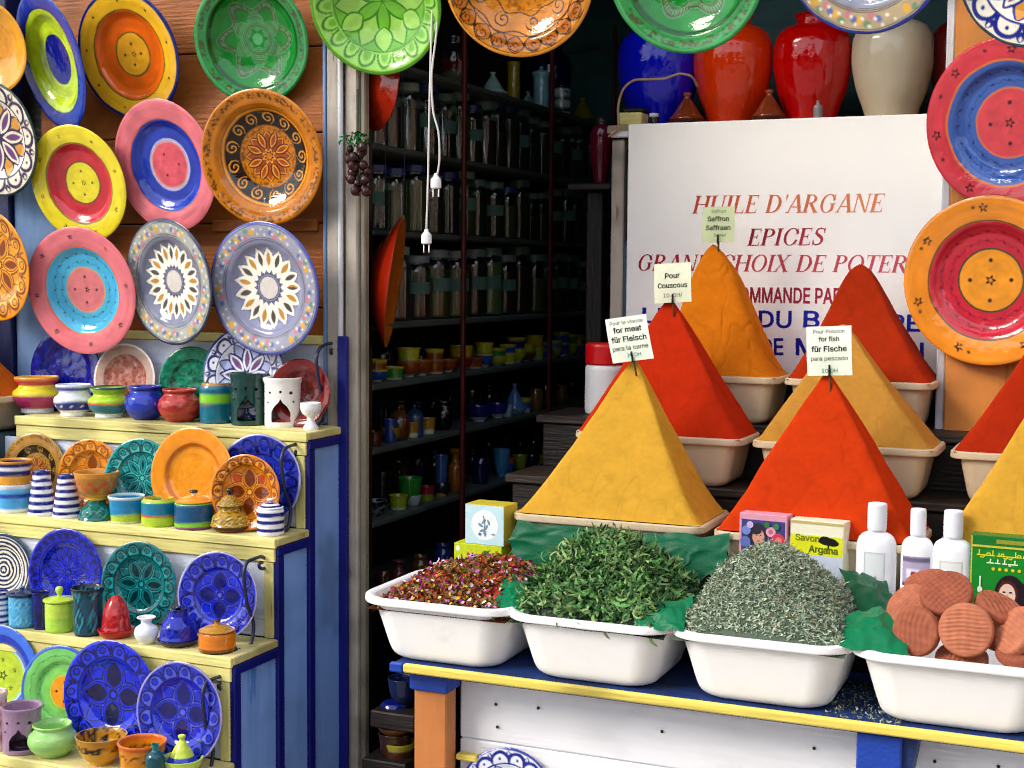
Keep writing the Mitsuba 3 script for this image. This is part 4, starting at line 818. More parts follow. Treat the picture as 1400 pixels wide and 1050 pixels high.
def card(label, quad, Y, lines, holder=None, paper='#e9efe0'):
    """paper price card on a small stick: quad = its corners in the photograph (tl, tr, br, bl), at depth Y"""
    q = [onY(x, y, Y) for x, y in quad]
    O = q[3]; ex = ((q[1] - q[0]) + (q[2] - q[3])) / 2; ey = ((q[0] - q[3]) + (q[1] - q[2])) / 2
    W, H = np.linalg.norm(ex), np.linalg.norm(ey); ex, ey = ex / W, ey / H; en = np.cross(ex, ey)
    key = thing('price_card', label, 'price card')
    n = 9; a, b = np.meshgrid(np.linspace(0, W, n), np.linspace(0, H, n), indexing='ij')
    bow = .004 * np.sin(np.pi * b / H) + .002 * np.sin(2 * np.pi * a / W)
    top = np.stack([a, b, bow], -1).reshape(-1, 3); bot = top - [0, 0, .0012]
    i, j = np.meshgrid(np.arange(n - 1), np.arange(n - 1), indexing='ij'); f = lambda u, v: u * n + v
    F = np.concatenate([np.stack([f(i, j), f(i + 1, j), f(i + 1, j + 1)], -1).reshape(-1, 3), np.stack([f(i, j), f(i + 1, j + 1), f(i, j + 1)], -1).reshape(-1, 3)])
    cc = C(paper) * (1 + .12 * (nz(top * 30, 3, len(scene)) - .5))[:, None]
    put(part(key, 'card'), (place(np.vstack([top, bot]), O, ex, ey, en), np.vstack([F, F[:, ::-1] + n * n])), 'matte', np.vstack([cc, cc]))
    ms = {}
    for txt, cx, cy, h, bold, colr in lines:
        tm = meshkit.text_mesh(txt, h * H, .0008, bold); V = np.asarray(tm.vertices).copy(); x0, x1 = V[:, 0].min(), V[:, 0].max()
        sx = min(1.0, .93 * W / (x1 - x0)); V[:, 0] = (V[:, 0] - (x0 + x1) / 2) * sx + cx * W
        yy = cy * H + V[:, 1]; bw = .004 * np.sin(np.pi * np.clip(yy / H, 0, 1)) + .002 * np.sin(2 * np.pi * V[:, 0] / W)
        V = np.stack([V[:, 0], yy, V[:, 2] + bw + .0004], 1); ms.setdefault(colr, []).append((V, np.asarray(tm.faces)))
    for colr, m in ms.items():
        V, F = join(m); put(part(key, 'card__lettering'), (place(V, O, ex, ey, en), F), 'matte', C(colr), smooth=False)
    base = O + ex * W * .5 + ey * H * .28; foot = O + ex * W * .5 - ey * H * .35
    put(part(key, 'stick'), tube([foot + en * -.004, base + en * -.003], .003, 6), 'matte', C('#6a4a2a'))
    put(part(key, 'clip', 'dark clip holding the card'), tube([O + ex * W * .5 + en * .005 - ey * .004, O + ex * W * .5 + en * .005 + ey * H * .22], [.0035, .0022], 6), 'matte', C('#2c2c26'))

YFr, YMr, YBr = (3.63, 3.955), (3.955, 4.215), (4.215, 4.50)
tub('cream tub under the mustard spice pyramid at the front left', -1.56, -1.005, *YFr, .846, .99)
heap('mustard yellow spice pyramid at the front left', None, -1.545, -1.02, 3.645, 3.94, .982, 1.425, '#d0a440', 1, lean=(.03, 0), prof=((0, 1), (.04, .965), (.45, .53), (.76, .22), (.88, .11), (1, .02)))
tub('cream tub under the bright orange-red spice pyramid', -.985, -.455, *YFr, .846, .985)
heap('bright orange-red spice pyramid in the front row', None, -.975, -.465, 3.645, 3.94, .978, 1.405, '#c4420f', 2, prof=((0, 1), (.04, .965), (.5, .52), (.85, .15), (1, .02)))
tub('cream tub under the mustard spice pyramid cut by the right edge', -.42, .12, *YFr, .846, .985)
heap('mustard yellow spice pyramid cut by the right picture edge', None, -.41, .11, 3.645, 3.94, .978, 1.43, '#cba040', 3)
tub('cream tub under the deep red spice pyramid behind the mustard one', -1.50, -.985, *YMr, 1.046, 1.19)
heap('deep red spice pyramid behind the mustard one', None, -1.49, -.995, 3.965, 4.205, 1.18, 1.59, '#bc360e', 4, prof=((0, 1), (.05, .96), (.4, .62), (.75, .26), (1, .02)))
tub('cream tub under the tan spice pyramid', -.965, -.455, *YMr, 1.046, 1.19)
heap('tan spice pyramid behind the orange-red one', None, -.955, -.465, 3.965, 4.205, 1.18, 1.52, '#c09044', 5, lean=(-.025, 0), prof=((0, 1), (.05, .97), (.4, .60), (.75, .25), (.9, .1), (1, .02)))
tub('cream tub under the dark red spice pyramid at the right edge', -.425, .10, *YMr, 1.046, 1.19)
heap('dark red spice pyramid cut by the right picture edge', None, -.415, .09, 3.965, 4.205, 1.18, 1.58, '#ac3410', 6)
tub('cream tub under the saffron orange spice mound', -1.36, -.945, *YBr, 1.206, 1.35)
heap('saffron orange rounded spice mound in the back row', None, -1.35, -.955, 4.225, 4.49, 1.34, 1.75, '#d5801a', 7, p=4, prof=((0, 1), (.08, .97), (.35, .76), (.62, .42), (.85, .12), (1, .02)), lump=.005, crack=.004, lean=(-.035, 0))
tub('cream tub under the dark red spice pyramid in the back row', -.935, -.50, *YBr, 1.206, 1.35)
heap('dark red spice pyramid in the back row under the sign', None, -.925, -.51, 4.225, 4.49, 1.34, 1.69, '#ac3810', 8, lean=(-.02, 0), prof=((0, 1), (.10, .965), (.5, .53), (.85, .15), (1, .02)))
card('price card on a stick saying for meat, on the front mustard pyramid', [(827, 437), (883, 429), (894, 490), (838, 497)], 3.76, [('Pour la viande', .5, .84, .085, 0, '#8a8a80'), ('for meat', .5, .66, .12, 1, '#30322e'), ('für Fleisch', .5, .45, .12, 1, '#383a36'), ('para la carne', .5, .26, .10, 0, '#4a4c46'), ('20 DH', .55, .10, .08, 0, '#4fa08c')])
card('price card on a stick saying Pour Couscous, on the deep red pyramid', [(894, 361), (945, 358), (945, 412), (895, 415)], 4.06, [('Pour', .5, .62, .13, 1, '#34362f'), ('Couscous', .5, .38, .12, 1, '#3a3c34'), ('10. DH/', .5, .14, .10, 0, '#8a8c80')], paper='#e2e6cf')
card('pale green price card saying Saffron, on the saffron mound', [(961, 283), (1005, 282), (1004, 331), (960, 332)], 4.34, [('Safran', .5, .83, .10, 0, '#9aa58a'), ('Saffron', .5, .60, .13, 1, '#4a5040'), ('Saffraan', .5, .35, .13, 1, '#4c5242'), ('Safrán', .55, .17, .08, 0, '#868e76')], paper='#d5e0b6')
card('price card on a stick saying for fish, on the bright orange-red pyramid', [(1103, 447), (1164, 445), (1166, 513), (1104, 514)], 3.77, [('Pour Poisson', .5, .86, .075, 0, '#7a7c74'), ('for fish', .5, .70, .09, 1, '#55584e'), ('für Fische', .5, .49, .11, 1, '#34362f'), ('para pescado', .5, .31, .085, 0, '#70726a'), ('10 DH', .5, .06, .08, 0, '#4f9a6a')])
# orange heap in a tub far left
tub('cream tub of a neighbouring stall at the far left edge', -3.85, -3.27, 3.42, 3.72, 1.13, 1.25)
heap('orange spice heap of the neighbouring stall at the far left edge', None, -3.84, -3.28, 3.43, 3.71, 1.242, 1.56, '#c2661a', 9, n=70)
slab(part(thing('side_crate', 'grey blue crate under the neighbouring tub at the far left edge', 'crate'), 'body'), -3.85, -3.27, 3.40, 3.72, .4, 1.128, 'postslate', 2)

# ---------------------------------------------------------------- heaps in the basins
def mound_fn(x0, x1, y0, y1, zr, peaks):
    def f(x, y):
        u, v = (x - x0) / (x1 - x0), (y - y0) / (y1 - y0)
        e = np.minimum(np.minimum(u, 1 - u), np.minimum(v, 1 - v))
        z = 0 * x
        for px, py, h, sx, sy in peaks: z = np.maximum(z, h * np.exp(-(((u - px) / sx) ** 2 + ((v - py) / sy) ** 2)))
        return zr + z * ss(0, .22, e + .06) - .012 * ss(.1, 0, e)
    return f
def mound_mesh(x0, x1, y0, y1, f, n=50):
    a, b = np.meshgrid(np.linspace(x0, x1, n), np.linspace(y0, y1, n), indexing='ij')
    z = f(a, b) - .004; i, j = np.meshgrid(np.arange(n - 1), np.arange(n - 1), indexing='ij'); q = lambda u, v: u * n + v
    F = np.concatenate([np.stack([q(i, j), q(i + 1, j), q(i + 1, j + 1)], -1).reshape(-1, 3), np.stack([q(i, j), q(i + 1, j + 1), q(i, j + 1)], -1).reshape(-1, 3)])
    return np.stack([a, b, z], -1).reshape(-1, 3), F
def scatter(x0, x1, y0, y1, f, count, L, Wd, curl, cols, seg=4, lift=.012, seed=1, tilt=.5, taper=True):
    """little curled strips lying on the mound; returns V, F, colours"""
    g = np.random.default_rng(seed); x, y = g.uniform(x0, x1, count), g.uniform(y0, y1, count)
    e = 1e-3; z = f(x, y); nx, ny = -(f(x + e, y) - z) / e, -(f(x, y + e) - z) / e
    n = np.stack([nx, ny, np.ones(count)], 1); n += g.normal(0, tilt, (count, 3)) * [1, 1, .3]; n /= np.linalg.norm(n, axis=1, keepdims=True)
    a = g.uniform(0, 2 * np.pi, count); t = np.stack([np.cos(a), np.sin(a), 0 * a], 1); t -= n * (t * n).sum(1, keepdims=True); t /= np.linalg.norm(t, axis=1, keepdims=True)
    b = np.cross(n, t); l = g.uniform(L[0], L[1], count); w = g.uniform(Wd[0], Wd[1], count); k1, k2 = g.normal(0, curl, count), g.normal(0, curl, count)
    P = np.stack([x, y, z + g.uniform(-.3, 1, count) * lift], 1); rows = []
    ph1, ph2 = np.zeros(count), np.zeros(count)
    for s in range(seg + 1):
        tt = s / seg; wd = w * (math.sin(math.pi * (.12 + .80 * tt)) if taper else 1.0) / 2
        dirn = t * np.cos(ph1)[:, None] + b * np.sin(ph1)[:, None]; dirn = dirn * np.cos(ph2)[:, None] + n * np.sin(ph2)[:, None]
        side = np.cross(n, dirn); side /= np.linalg.norm(side, axis=1, keepdims=True) + 1e-9
        tw = (g.normal(0, .25, count))[:, None]; side = side + n * tw
        rows += [P - side * wd[:, None], P + side * wd[:, None]]
        P = P + dirn * (l / seg)[:, None]; ph1 = ph1 + k1 / seg; ph2 = ph2 + k2 / seg
    V = np.stack(rows, 1); m = 2 * (seg + 1); base = (np.arange(count) * m)[:, None, None]
    q = np.array([[2 * s, 2 * s + 2, 2 * s + 3] for s in range(seg)] + [[2 * s, 2 * s + 3, 2 * s + 1] for s in range(seg)])
    ci = g.integers(0, len(cols), count); c = np.array([C(h_) for h_ in cols])[ci] * g.uniform(.7, 1.25, (count, 1))
    return V.reshape(-1, 3), (base + q[None]).reshape(-1, 3), np.repeat(c, m, 0)
def pile(label, x0, x1, f, base, sets, cat, name, y0=3.195, y1=3.57):
    V, F = mound_mesh(x0, x1, y0, y1, f); cs = [np.tile(C(base), (len(V), 1))]; ms = [(V, F)]
    for k in sets:
        v, fa, c = scatter(x0 + .012, x1 - .012, y0 + .012, y1 - .012, f, **k); ms.append((v, fa)); cs.append(c)
    V, F = join(ms)
    key = thing(name, label, cat, kind='stuff'); put(key, (V, F), 'leaf', np.vstack(cs), smooth=False)
f1 = mound_fn(-1.77, -1.38, 3.195, 3.57, .808, [(.62, .85, .075, .6, .55)])
pile('dried flower petals in purple, pink, red and orange in the leftmost basin', -1.77, -1.38, f1, '#5a2a18', [
    dict(count=2600, L=(.010, .022), Wd=(.005, .011), curl=1.2, cols=['#b8501c', '#9a3a18', '#c87028', '#7f2c1c', '#a8481c', '#7a6a24', '#a0923a', '#6a5a28', '#8a7a34', '#a8642c', '#6a6a34'], seed=11, seg=3, lift=.012, tilt=.6),
    dict(count=560, L=(.009, .016), Wd=(.006, .012), curl=1.4, cols=['#b04a9a', '#c070b8', '#8a2f86', '#d8a0d0', '#cc2f52', '#e4cbe0', '#7a1f5a', '#c8383a'], seed=12, seg=3, lift=.018, tilt=.8),
    dict(count=300, L=(.008, .016), Wd=(.006, .010), curl=1.0, cols=['#e0c24a', '#c9a83a', '#e8e0c8'], seed=13, seg=3, lift=.016, tilt=.8)], 'dried petals', 'petal_heap')
f2 = mound_fn(-1.373, -.963, 3.195, 3.57, .806, [(.44, .62, .168, .50, .48), (.25, .3, .09, .4, .45), (.70, .3, .08, .4, .45), (.18, .7, .09, .3, .4)])
G2 = ['#4a8042', '#5c9452', '#78a866', '#336438', '#84ac6a', '#9ab878', '#3a6a3a', '#93aa74', '#24482a']
pile('heap of curled dried green verbena leaves in the second basin', -1.373, -.973, f2, '#142a16', [
    dict(count=2600, L=(.028, .06), Wd=(.006, .012), curl=3.2, cols=G2, seed=21, seg=6, lift=.022, tilt=.55),
    dict(count=600, L=(.04, .075), Wd=(.0035, .006), curl=3.0, cols=['#7f985f', '#6a8a52', '#93a570', '#4f7844'], seed=22, seg=7, lift=.032, tilt=.6),
    dict(count=1500, L=(.012, .03), Wd=(.005, .010), curl=2.8, cols=G2, seed=23, seg=4, lift=.020, tilt=.9)], 'dried leaves', 'leaf_heap')
f3 = mound_fn(-.962, -.542, 3.195, 3.57, .808, [(.46, .60, .185, .46, .52), (.5, .25, .10, .55, .45)])
G3 = ['#a4b49c', '#869a82', '#bccab2', '#6e826c', '#cfd8c2', '#94a68a', '#acba9c', '#5a6c5c']
pile('heap of fine grey-green crumbled herb in the third basin', -.957, -.552, f3, '#5c6c5a', [
    dict(count=13000, L=(.006, .016), Wd=(.0022, .0045), curl=1.6, cols=G3, seed=31, seg=3, lift=.012, tilt=.9),
    dict(count=2500, L=(.010, .022), Wd=(.0022, .004), curl=1.8, cols=['#a9b29e', '#8f9a86', '#c2c8b4', '#9a8a70'], seed=32, seg=3, lift=.016, tilt=1.0)], 'dried herb', 'herb_heap')
fs = lambda x, y: .6575 + 0 * x
v, fa, c = scatter(-.60, -.42, 3.22, 3.5, fs, 500, (.006, .016), (.002, .004), 1.2, G3 + ['#a08a60', '#8a7448'], seed=33, seg=3, lift=.006, tilt=.3)
put(thing('spilled_herb', 'crumbs of herb spilled on the blue table between the two right basins', 'herb crumbs', kind='stuff'), (v, fa), 'leaf', c, smooth=False)

# green plastic liners
def sheet(label, quad, bulge=.03, crease=.010, seed=0, n=36, col='#0c8058'):
    """crumpled plastic: quad of (px, py, Y) corners tl, tr, br, bl"""
    q = np.array([onY(*p) for p in quad]); s = np.linspace(0, 1, n); a, b = np.meshgrid(s, s, indexing='ij')
    wig = lambda t, k: 1 + 0 * t
    P = ((1 - a) * (1 - b))[..., None] * q[0] + (a * (1 - b))[..., None] * q[1] + (a * b)[..., None] * q[2] + ((1 - a) * b)[..., None] * q[3]
    nrm = np.cross(q[1] - q[0], q[3] - q[0]); nrm /= np.linalg.norm(nrm); nrm = nrm if nrm[1] < 0 else -nrm
    edge = np.stack([a * 5, b * 5, 0 * a + seed], -1); off = (nz(edge, 3, seed) - .5)
    ridge = 1 - 2 * np.abs(nz(np.stack([a * 2.6 + b, b * 1.8, 0 * a + seed], -1), 3, seed + 1) - .5)
    P = P + nrm * (bulge * np.sin(np.pi * a) * np.sin(np.pi * b) + crease * 2.0 * (ridge - .75) + crease * off)[..., None]
    e1, e2 = (q[1] - q[0]), (q[3] - q[0])
    P = P + e1 * ((nz(edge * .8 + 7, 2, seed) - .5) * .2)[..., None] + e2 * ((nz(edge * .8 + 17, 2, seed) - .5) * .22)[..., None]
    i, j = np.meshgrid(np.arange(n - 1), np.arange(n - 1), indexing='ij'); f = lambda u, v: u * n + v
    F = np.concatenate([np.stack([f(i, j), f(i + 1, j), f(i + 1, j + 1)], -1).reshape(-1, 3), np.stack([f(i, j), f(i + 1, j + 1), f(i, j + 1)], -1).reshape(-1, 3)])
    put(thing('plastic_sheet', label, 'plastic sheet'), (P.reshape(-1, 3), F), 'sheet_plastic', C(col))
sheet('green plastic sheet hanging behind the green leaf heap', [(703, 712, 3.622), (862, 728, 3.622), (880, 800, 3.60), (690, 778, 3.60)], .006, .005, 1, 44, '#066a4a')
sheet('green plastic sheet between the leaf heap and the grey-green herb heap, at the back', [(855, 728, 3.612), (998, 732, 3.622), (985, 790, 3.58), (860, 800, 3.56)], .012, .006, 2, 44, '#066a4a')
sheet('tongue of green plastic folded over the rim between the first two basins', [(700, 783, 3.42), (738, 808, 3.38), (722, 838, 3.20), (652, 836, 3.24)], .02, .007, 3)
sheet('flap of green plastic between the leaf heap and the herb heap, in front', [(880, 822, 3.28), (950, 812, 3.30), (935, 862, 3.185), (868, 862, 3.195)], .02, .009, 4)
sheet('crumpled green plastic beside the terracotta discs', [(1165, 835, 3.36), (1235, 836, 3.36), (1236, 892, 3.19), (1150, 884, 3.20)], .025, .009, 5)
sheet('green plastic edge behind the grey-green herb heap at the right', [(1150, 780, 3.585), (1215, 796, 3.585), (1225, 838, 3.42), (1165, 838, 3.42)], .012, .006, 6, 30, '#065a3e')

# terracotta discs
def disc(label, px, py, R, n_, Y, seed, th=.027, rot=0.0):
    R = R * .89
    prof = spline([(0, th * .55), (R * .75, th * .5), (R * .95, th * .40), (R, th * .15), (R, -th * .15), (R * .95, -th * .40), (R * .75, -th * .5), (0, -th * .5)], 80)
    V, F, r, z, a = lathe(prof, 180)
    x, y = r * np.cos(a + rot), r * np.sin(a + rot)
    fr = (.0105, .013, .0092, .0115)[seed % 4]; w = np.sin(x * 2 * np.pi / fr + 1.2 * np.sin(y * (50 + 13 * (seed % 5)) + seed) + .6 * np.sin(x * 70 + seed)) * .5 + .3 * np.sin(y * 2 * np.pi / (.02 if seed % 3 else .011) + seed)
    V[:, 2] += .004 * (nz(np.stack([x * 25, y * 25, 0 * x + seed], 1), 2) - .5); V[:, :2] *= (1 + .03 * (nz(np.stack([np.cos(a) * 2, np.sin(a) * 2, 0 * a + seed], 1), 2) - .5))[:, None]
    V[:, 2] += .0019 * w * ss(R * .95, R * .75, r) * np.sign(z + 1e-9)
    n = np.array(n_, float); n /= np.linalg.norm(n); e1 = np.cross([0, .2, 1], n); e1 /= np.linalg.norm(e1); e2 = np.cross(n, e1)
    P = onY(px, py, Y)
    c = C(['#b4735a', '#a86850', '#bc7c60', '#a0604a'][seed % 4]) * (1 + .5 * (nz(V * 60 + seed, 3, seed) - .5) + .12 * w)[:, None]
    put(thing('foot_scrubber', label, 'terracotta disc', 'terracotta discs heaped in the right basin'), (place(V, P, e1, e2, n), F), 'clay', c)
disc('round ribbed terracotta disc standing at the front left of the heap', 1253, 863, .062, (-.35, -.9, .12), 3.24, 1, rot=.1)
disc('large cross-hatched terracotta disc at the front centre of the heap', 1321, 861, .066, (-.05, -.95, .25), 3.225, 2, rot=1.5)
disc('terracotta disc tilted up at the top of the heap', 1294, 812, .066, (-.1, -.6, .62), 3.30, 3, rot=.7)
disc('terracotta disc partly hidden at the back left of the heap', 1243, 828, .062, (-.45, -.55, .6), 3.33, 4, rot=.5)
disc('terracotta disc lying at the back behind the topmost one', 1268, 800, .060, (-.2, -.35, .85), 3.40, 9, rot=.9)
disc('smooth terracotta disc slanting down in front of the green box', 1366, 832, .062, (.42, -.22, .95), 3.31, 5, rot=.2)
disc('terracotta disc leaning at the right side of the heap', 1390, 864, .066, (-.75, -.5, .55), 3.235, 6, rot=.3)
disc('terracotta disc lying flat at the lower right edge', 1398, 890, .064, (-.1, -.35, .95), 3.235, 7, rot=.3)
disc('terracotta disc lying under the front centre one', 1315, 901, .064, (0, -.3, .95), 3.26, 8, rot=.3)
disc('terracotta disc buried in the middle of the heap', 1300, 850, .062, (.1, -.4, .9), 3.32, 10, rot=.3)
disc('terracotta disc low at the far right edge of the heap', 1420, 905, .064, (0, -.3, .95), 3.25, 11, rot=.3)
disc('terracotta disc buried at the right of the heap', 1375, 872, .06, (0.1, -.3, .9), 3.33, 12, rot=.3)

# ================================================================ shop sign with serif lettering
def _ell(cx, cy, rx, ry): return affinity.translate(affinity.scale(Point(0, 0).buffer(1, 24), rx, ry), cx, cy)
def glyph(ch):
    W, t, s = .17, .05, .045
    st = lambda x, y0=0, y1=1, w=W: sbox(x, y0, x + w, y1)
    ln = lambda x0, y0, x1, y1, w: LineString([(x0, y0), (x1, y1)]).buffer(w / 2, cap_style=2)
    sf = lambda x, y, h=.17: sbox(x - h, y - (s if y > .5 else 0), x + h, y + (0 if y > .5 else s))
    tick = lambda x, y, d: Polygon([(x - .03, y), (x + .03, y), (x + .02, y + d)])
    ring_ = lambda cx, rx: _ell(cx, .5, rx, .52).difference(_ell(cx, .5, rx - .15, .475))
    if ch == 'H': return [st(.08), st(.70), sbox(.08, .49, .8, .49 + t), sf(.165, 0), sf(.165, 1), sf(.785, 0), sf(.785, 1)], .98
    if ch == 'U': return [st(.08, .3), st(.74, .3, 1, .06), _ell(.44, .32, .36, .34).difference(_ell(.475, .34, .265, .30)).intersection(sbox(0, -.1, 1, .32)), sf(.165, 1), sf(.77, 1, .13)], .95
    if ch == 'I': return [st(.1), sf(.185, 0), sf(.185, 1)], .42
    if ch == 'L': return [st(.08), sf(.165, 0), sf(.165, 1), sbox(.1, 0, .66, t), tick(.66, 0, .26)], .74
    if ch == 'E': return [st(.08), sf(.165, 0, .15), sf(.165, 1, .15), sbox(.1, 0, .66, t), tick(.66, 0, .26), sbox(.1, 1 - t, .62, 1), tick(.62, 1, -.24), sbox(.2, .49, .48, .49 + t), sbox(.46, .4, .5, .64)], .76
    if ch == 'D': return [st(.08), sf(.165, 0, .14), sf(.165, 1, .14), _ell(.36, .5, .50, .5).difference(_ell(.36, .5, .33, .455)).intersection(sbox(.3, -.1, 1, 1.1)), sbox(.1, 0, .36, t), sbox(.1, 1 - t, .36, 1)], .94
    if ch == "'": return [Polygon([(.08, 1), (.2, 1), (.15, .68), (.12, .68)])], .26
    if ch == 'A': return [ln(.10, 0, .44, 1, .06), ln(.46, 1, .80, 0, .17), sbox(.2, .3, .68, .3 + t), sf(.1, 0, .12), sf(.8, 0, .16)], .92
    if ch in 'RP':
        o = [st(.08), sf(.165, 0, .15), sf(.165, 1, .14), _ell(.34, .745, .36, .255).difference(_ell(.34, .745, .2, .205)).intersection(sbox(.3, 0, 1, 1.1)), sbox(.1, 1 - t, .36, 1), sbox(.1, .49, .36, .49 + t)]
        return (o + [ln(.40, .5, .78, 0, .16), sf(.82, 0, .1)], .90) if ch == 'R' else (o, .76)
    if ch in 'CG':
        o = [ring_(.47, .43).difference(Polygon([(.47, .5), (1.2, .86), (1.2, .12)])), sbox(.77, .68, .81, 1.0)]
        return (o + [st(.68, .08, .46, .15), sf(.75, .46, .17)], .98) if ch == 'G' else (o + [sbox(.78, .05, .81, .3)], .9)
    if ch == 'N': return [st(.10, 0, 1, .055), st(.76, 0, 1, .055), Polygon([(.06, 1), (.24, 1), (.815, 0), (.70, 0)]), sf(.12, 0, .12), sf(.79, 1, .12), sf(.08, 1, .08)], .96
    if ch == 'O': return [ring_(.48, .45)], .98
    if ch == 'S':
        p = [(.60, .78), (.52, .93), (.34, .975), (.16, .88), (.14, .72), (.30, .57), (.48, .44), (.56, .27), (.46, .07), (.28, .025), (.12, .10), (.07, .25)]
        d = np.linspace(0, 1, len(p)); f = [PchipInterpolator(d, np.array(p)[:, k]) for k in (0, 1)]; q = np.linspace(0, 1, 40)
        o = [Point(f[0](v), f[1](v)).buffer(.028 + .052 * math.exp(-((v - .5) / .22) ** 2), 6) for v in q]
        return [o[i].union(o[i + 1]).convex_hull for i in range(39)] + [sbox(.58, .7, .62, 1), sbox(.05, 0, .09, .3)], .7
    if ch == 'X': return [ln(.12, 1, .72, 0, .17), ln(.10, 0, .72, 1, .055), sf(.12, 1, .14), sf(.72, 1, .12), sf(.11, 0, .12), sf(.73, 0, .15)], .86
    if ch == 'T': return [st(.31), sbox(.04, 1 - t, .76, 1), tick(.05, 1, -.25), tick(.75, 1, -.25), sf(.395, 0)], .80
    return [], .42
def serif(text, h, width, slant=.24, depth=.0012):
    x, ps = 0.0, []
    for ch in text:
        g_, adv = glyph(ch)
        if g_: ps.append(affinity.translate(union_all(g_), x, 0))
        x += adv + .03
    u = affinity.affine_transform(union_all(ps), [width / x, slant * h, 0, h, 0, 0])
    return extrude(u.simplify(.0004), depth)
YS = 4.55
sg = thing('shop_sign', 'large cream sign board with orange, red and blue lettering behind the spice pyramids', 'sign')
put(part(sg, 'board'), cbox(-1.536, -.497, YS, YS + .018, 1.34, 2.147, .003), 'matte', C('#f8f9f4') * 1.06, smooth=False)
slab(part(sg, 'bracket', 'small white bracket at the upper left corner'), -1.60, -1.538, YS + .004, YS + .016, 2.105, 2.125, 'bead')
def sign_line(x0, y0, x1, y1, hpx, text, col, style='serif', fit=True):
    """one line of lettering from pixel (x0, y0) to (x1, y1) (its baseline), flat on the board"""
    A, B = onY(x0, y0, YS - .0005), onY(x1, y1, YS - .0005); d = B - A; Wd = np.linalg.norm(d); ex = d / Wd
    h = hpx / FOCAL * pix(A)[2]
    if style == 'serif': V, F = serif(text, h, Wd)
    else:
        tm = meshkit.text_mesh(text, h, .0012, style == 'heavy'); V, F = np.asarray(tm.vertices).copy(), np.asarray(tm.faces)
        V[:, 0] = (V[:, 0] - V[:, 0].min()) * Wd / np.ptp(V[:, 0])
        if style == 'heavy': V = V
    ez = np.cross([0, -1.0, 0], ex) * -1; ez = ez if ez[2] > 0 else -ez
    W = place(V, A, ex, ez, (0, -1, 0)); c = np.asarray(col)
    cc = C(col) if isinstance(col, str) else C(col[0]) * (1 - (V[:, :1] / Wd)) + C(col[1]) * (V[:, :1] / Wd)
    put(part(sg, 'board__lettering'), (W, F), 'matte', cc, smooth=False)
sign_line(946, 292, 1207, 290, 24, "HUILE D'ARGANE", ('#c9583a', '#e59a72'))
sign_line(1021, 336, 1126, 335, 23, 'EPICES', ('#8f1a34', '#c04a5a'))
sign_line(870, 370, 1270, 373, 22, 'GRAND CHOIX DE POTERIE', ('#a8142e', '#d8707c'))
sign_line(998, 413, 1150, 415, 20, 'COMMANDE PAR', ('#8c1038', '#b83a5a'), 'heavy')
sign_line(878, 441, 918, 442, 20, 'LE', '#1420a0', 'heavy')
sign_line(1037, 447, 1082, 448, 22, 'DU', '#1420a0', 'heavy'); sign_line(1098, 447, 1120, 448, 22, 'B', '#1f34b4', 'heavy')
sign_line(1216, 452, 1258, 453, 22, 'RE', '#243cb4', 'heavy')
sign_line(1040, 485, 1071, 485, 22, 'DE', '#1420a0', 'heavy'); sign_line(1088, 485, 1116, 485, 22, 'M', '#1420a0', 'heavy')
sign_line(1240, 491, 1263, 491, 22, 'N', '#243cb4', 'heavy')
p = thing('door_post', 'narrow grey blue weathered post at the left edge of the sign', 'post')
slab(part(p, 'upright'), -1.60, -1.556, YS + .02, YS + .08, 0, 2.10, 'postgrey', 2); slab(part(p, 'strip', 'blue grey strip'), -1.556, -1.537, YS + .02, YS + .06, 0, 1.76, 'postslate', 2)

# ================================================================ urns and small ware on the ledge above the sign
slab(thing('vase_ledge', 'dark ledge behind the sign top that carries the big glazed urns', 'shelf'), -1.62, .30, 4.575, 5.10, 2.12, 2.148, 'plaster')
def at_ledge(px, Y=4.80):
    P = onY(px, 165, Y); P[2] = 2.1485; return P
def ledge(label, cat, px, w, hpx, parts, Y=4.80, name=None, group=None, n=46, na=44):
    P = at_ledge(px, Y); D = pix(P)[2]; R, H = w / 2 / FOCAL * D, hpx / FOCAL * D
    k = thing(name or cat, label, cat, group); turned(k, P, R, H, parts, n=n, na=na); return P, R, H
gl = lambda a, b='#000000': (lambda r, z, th: C(a) * (1 + .12 * (nz(np.stack([np.cos(th), np.sin(th), z * 2], 1), 2) - .5))[:, None])
for lab, px, w, h, c_, Y in (('cobalt blue glazed urn left of the orange one', 900, 112, 136, '#1420d0', 4.80), ('bright orange glazed urn', 1001, 108, 138, '#e2470c', 4.80), ('bright red glazed urn between the orange and the cream urn', 1109, 106, 136, '#c40c0c', 4.80),
                             ('cream glazed urn under the floral dish', 1218, 110, 138, '#cfc4ac', 4.80), ('dark maroon glazed urn beside the orange column', 1318, 96, 138, '#5a0c14', 4.86)):
    ledge(lab, 'urn', px, w, h, [('body', 'urn', 1, 0, 1, gl(c_))], Y, n=60, na=64, group='glazed urns on the ledge')
for lab, px, w, h in (('small brown tagine between the blue and the orange urn', 939, 52, 46), ('small brown tagine between the orange and the red urn', 1051, 50, 46)):
    ledge(lab, 'tagine', px, w, h, [('dish', 'saucer', 1, 0, .2, '#5a2414'), ('lid', 'tagine', .9, .17, 1, bands((.8, '#8a4426'), (1.1, '#a85a38')))], 4.70)
ledge('tiny steel capped bottle in front of the red urn', 'bottle', 1118, 12, 26, [('body', 'bottle', 1, 0, 1, '#8a8e92')], 4.62)
ledge('small dark glass pot with a white lid beside the yellow box', 'pot', 894, 13, 16, [('body', 'jar', 1, 0, .7, '#1c2420'), ('lid', 'screwlid', 1, .69, 1, '#d8dcd8')], 4.62)
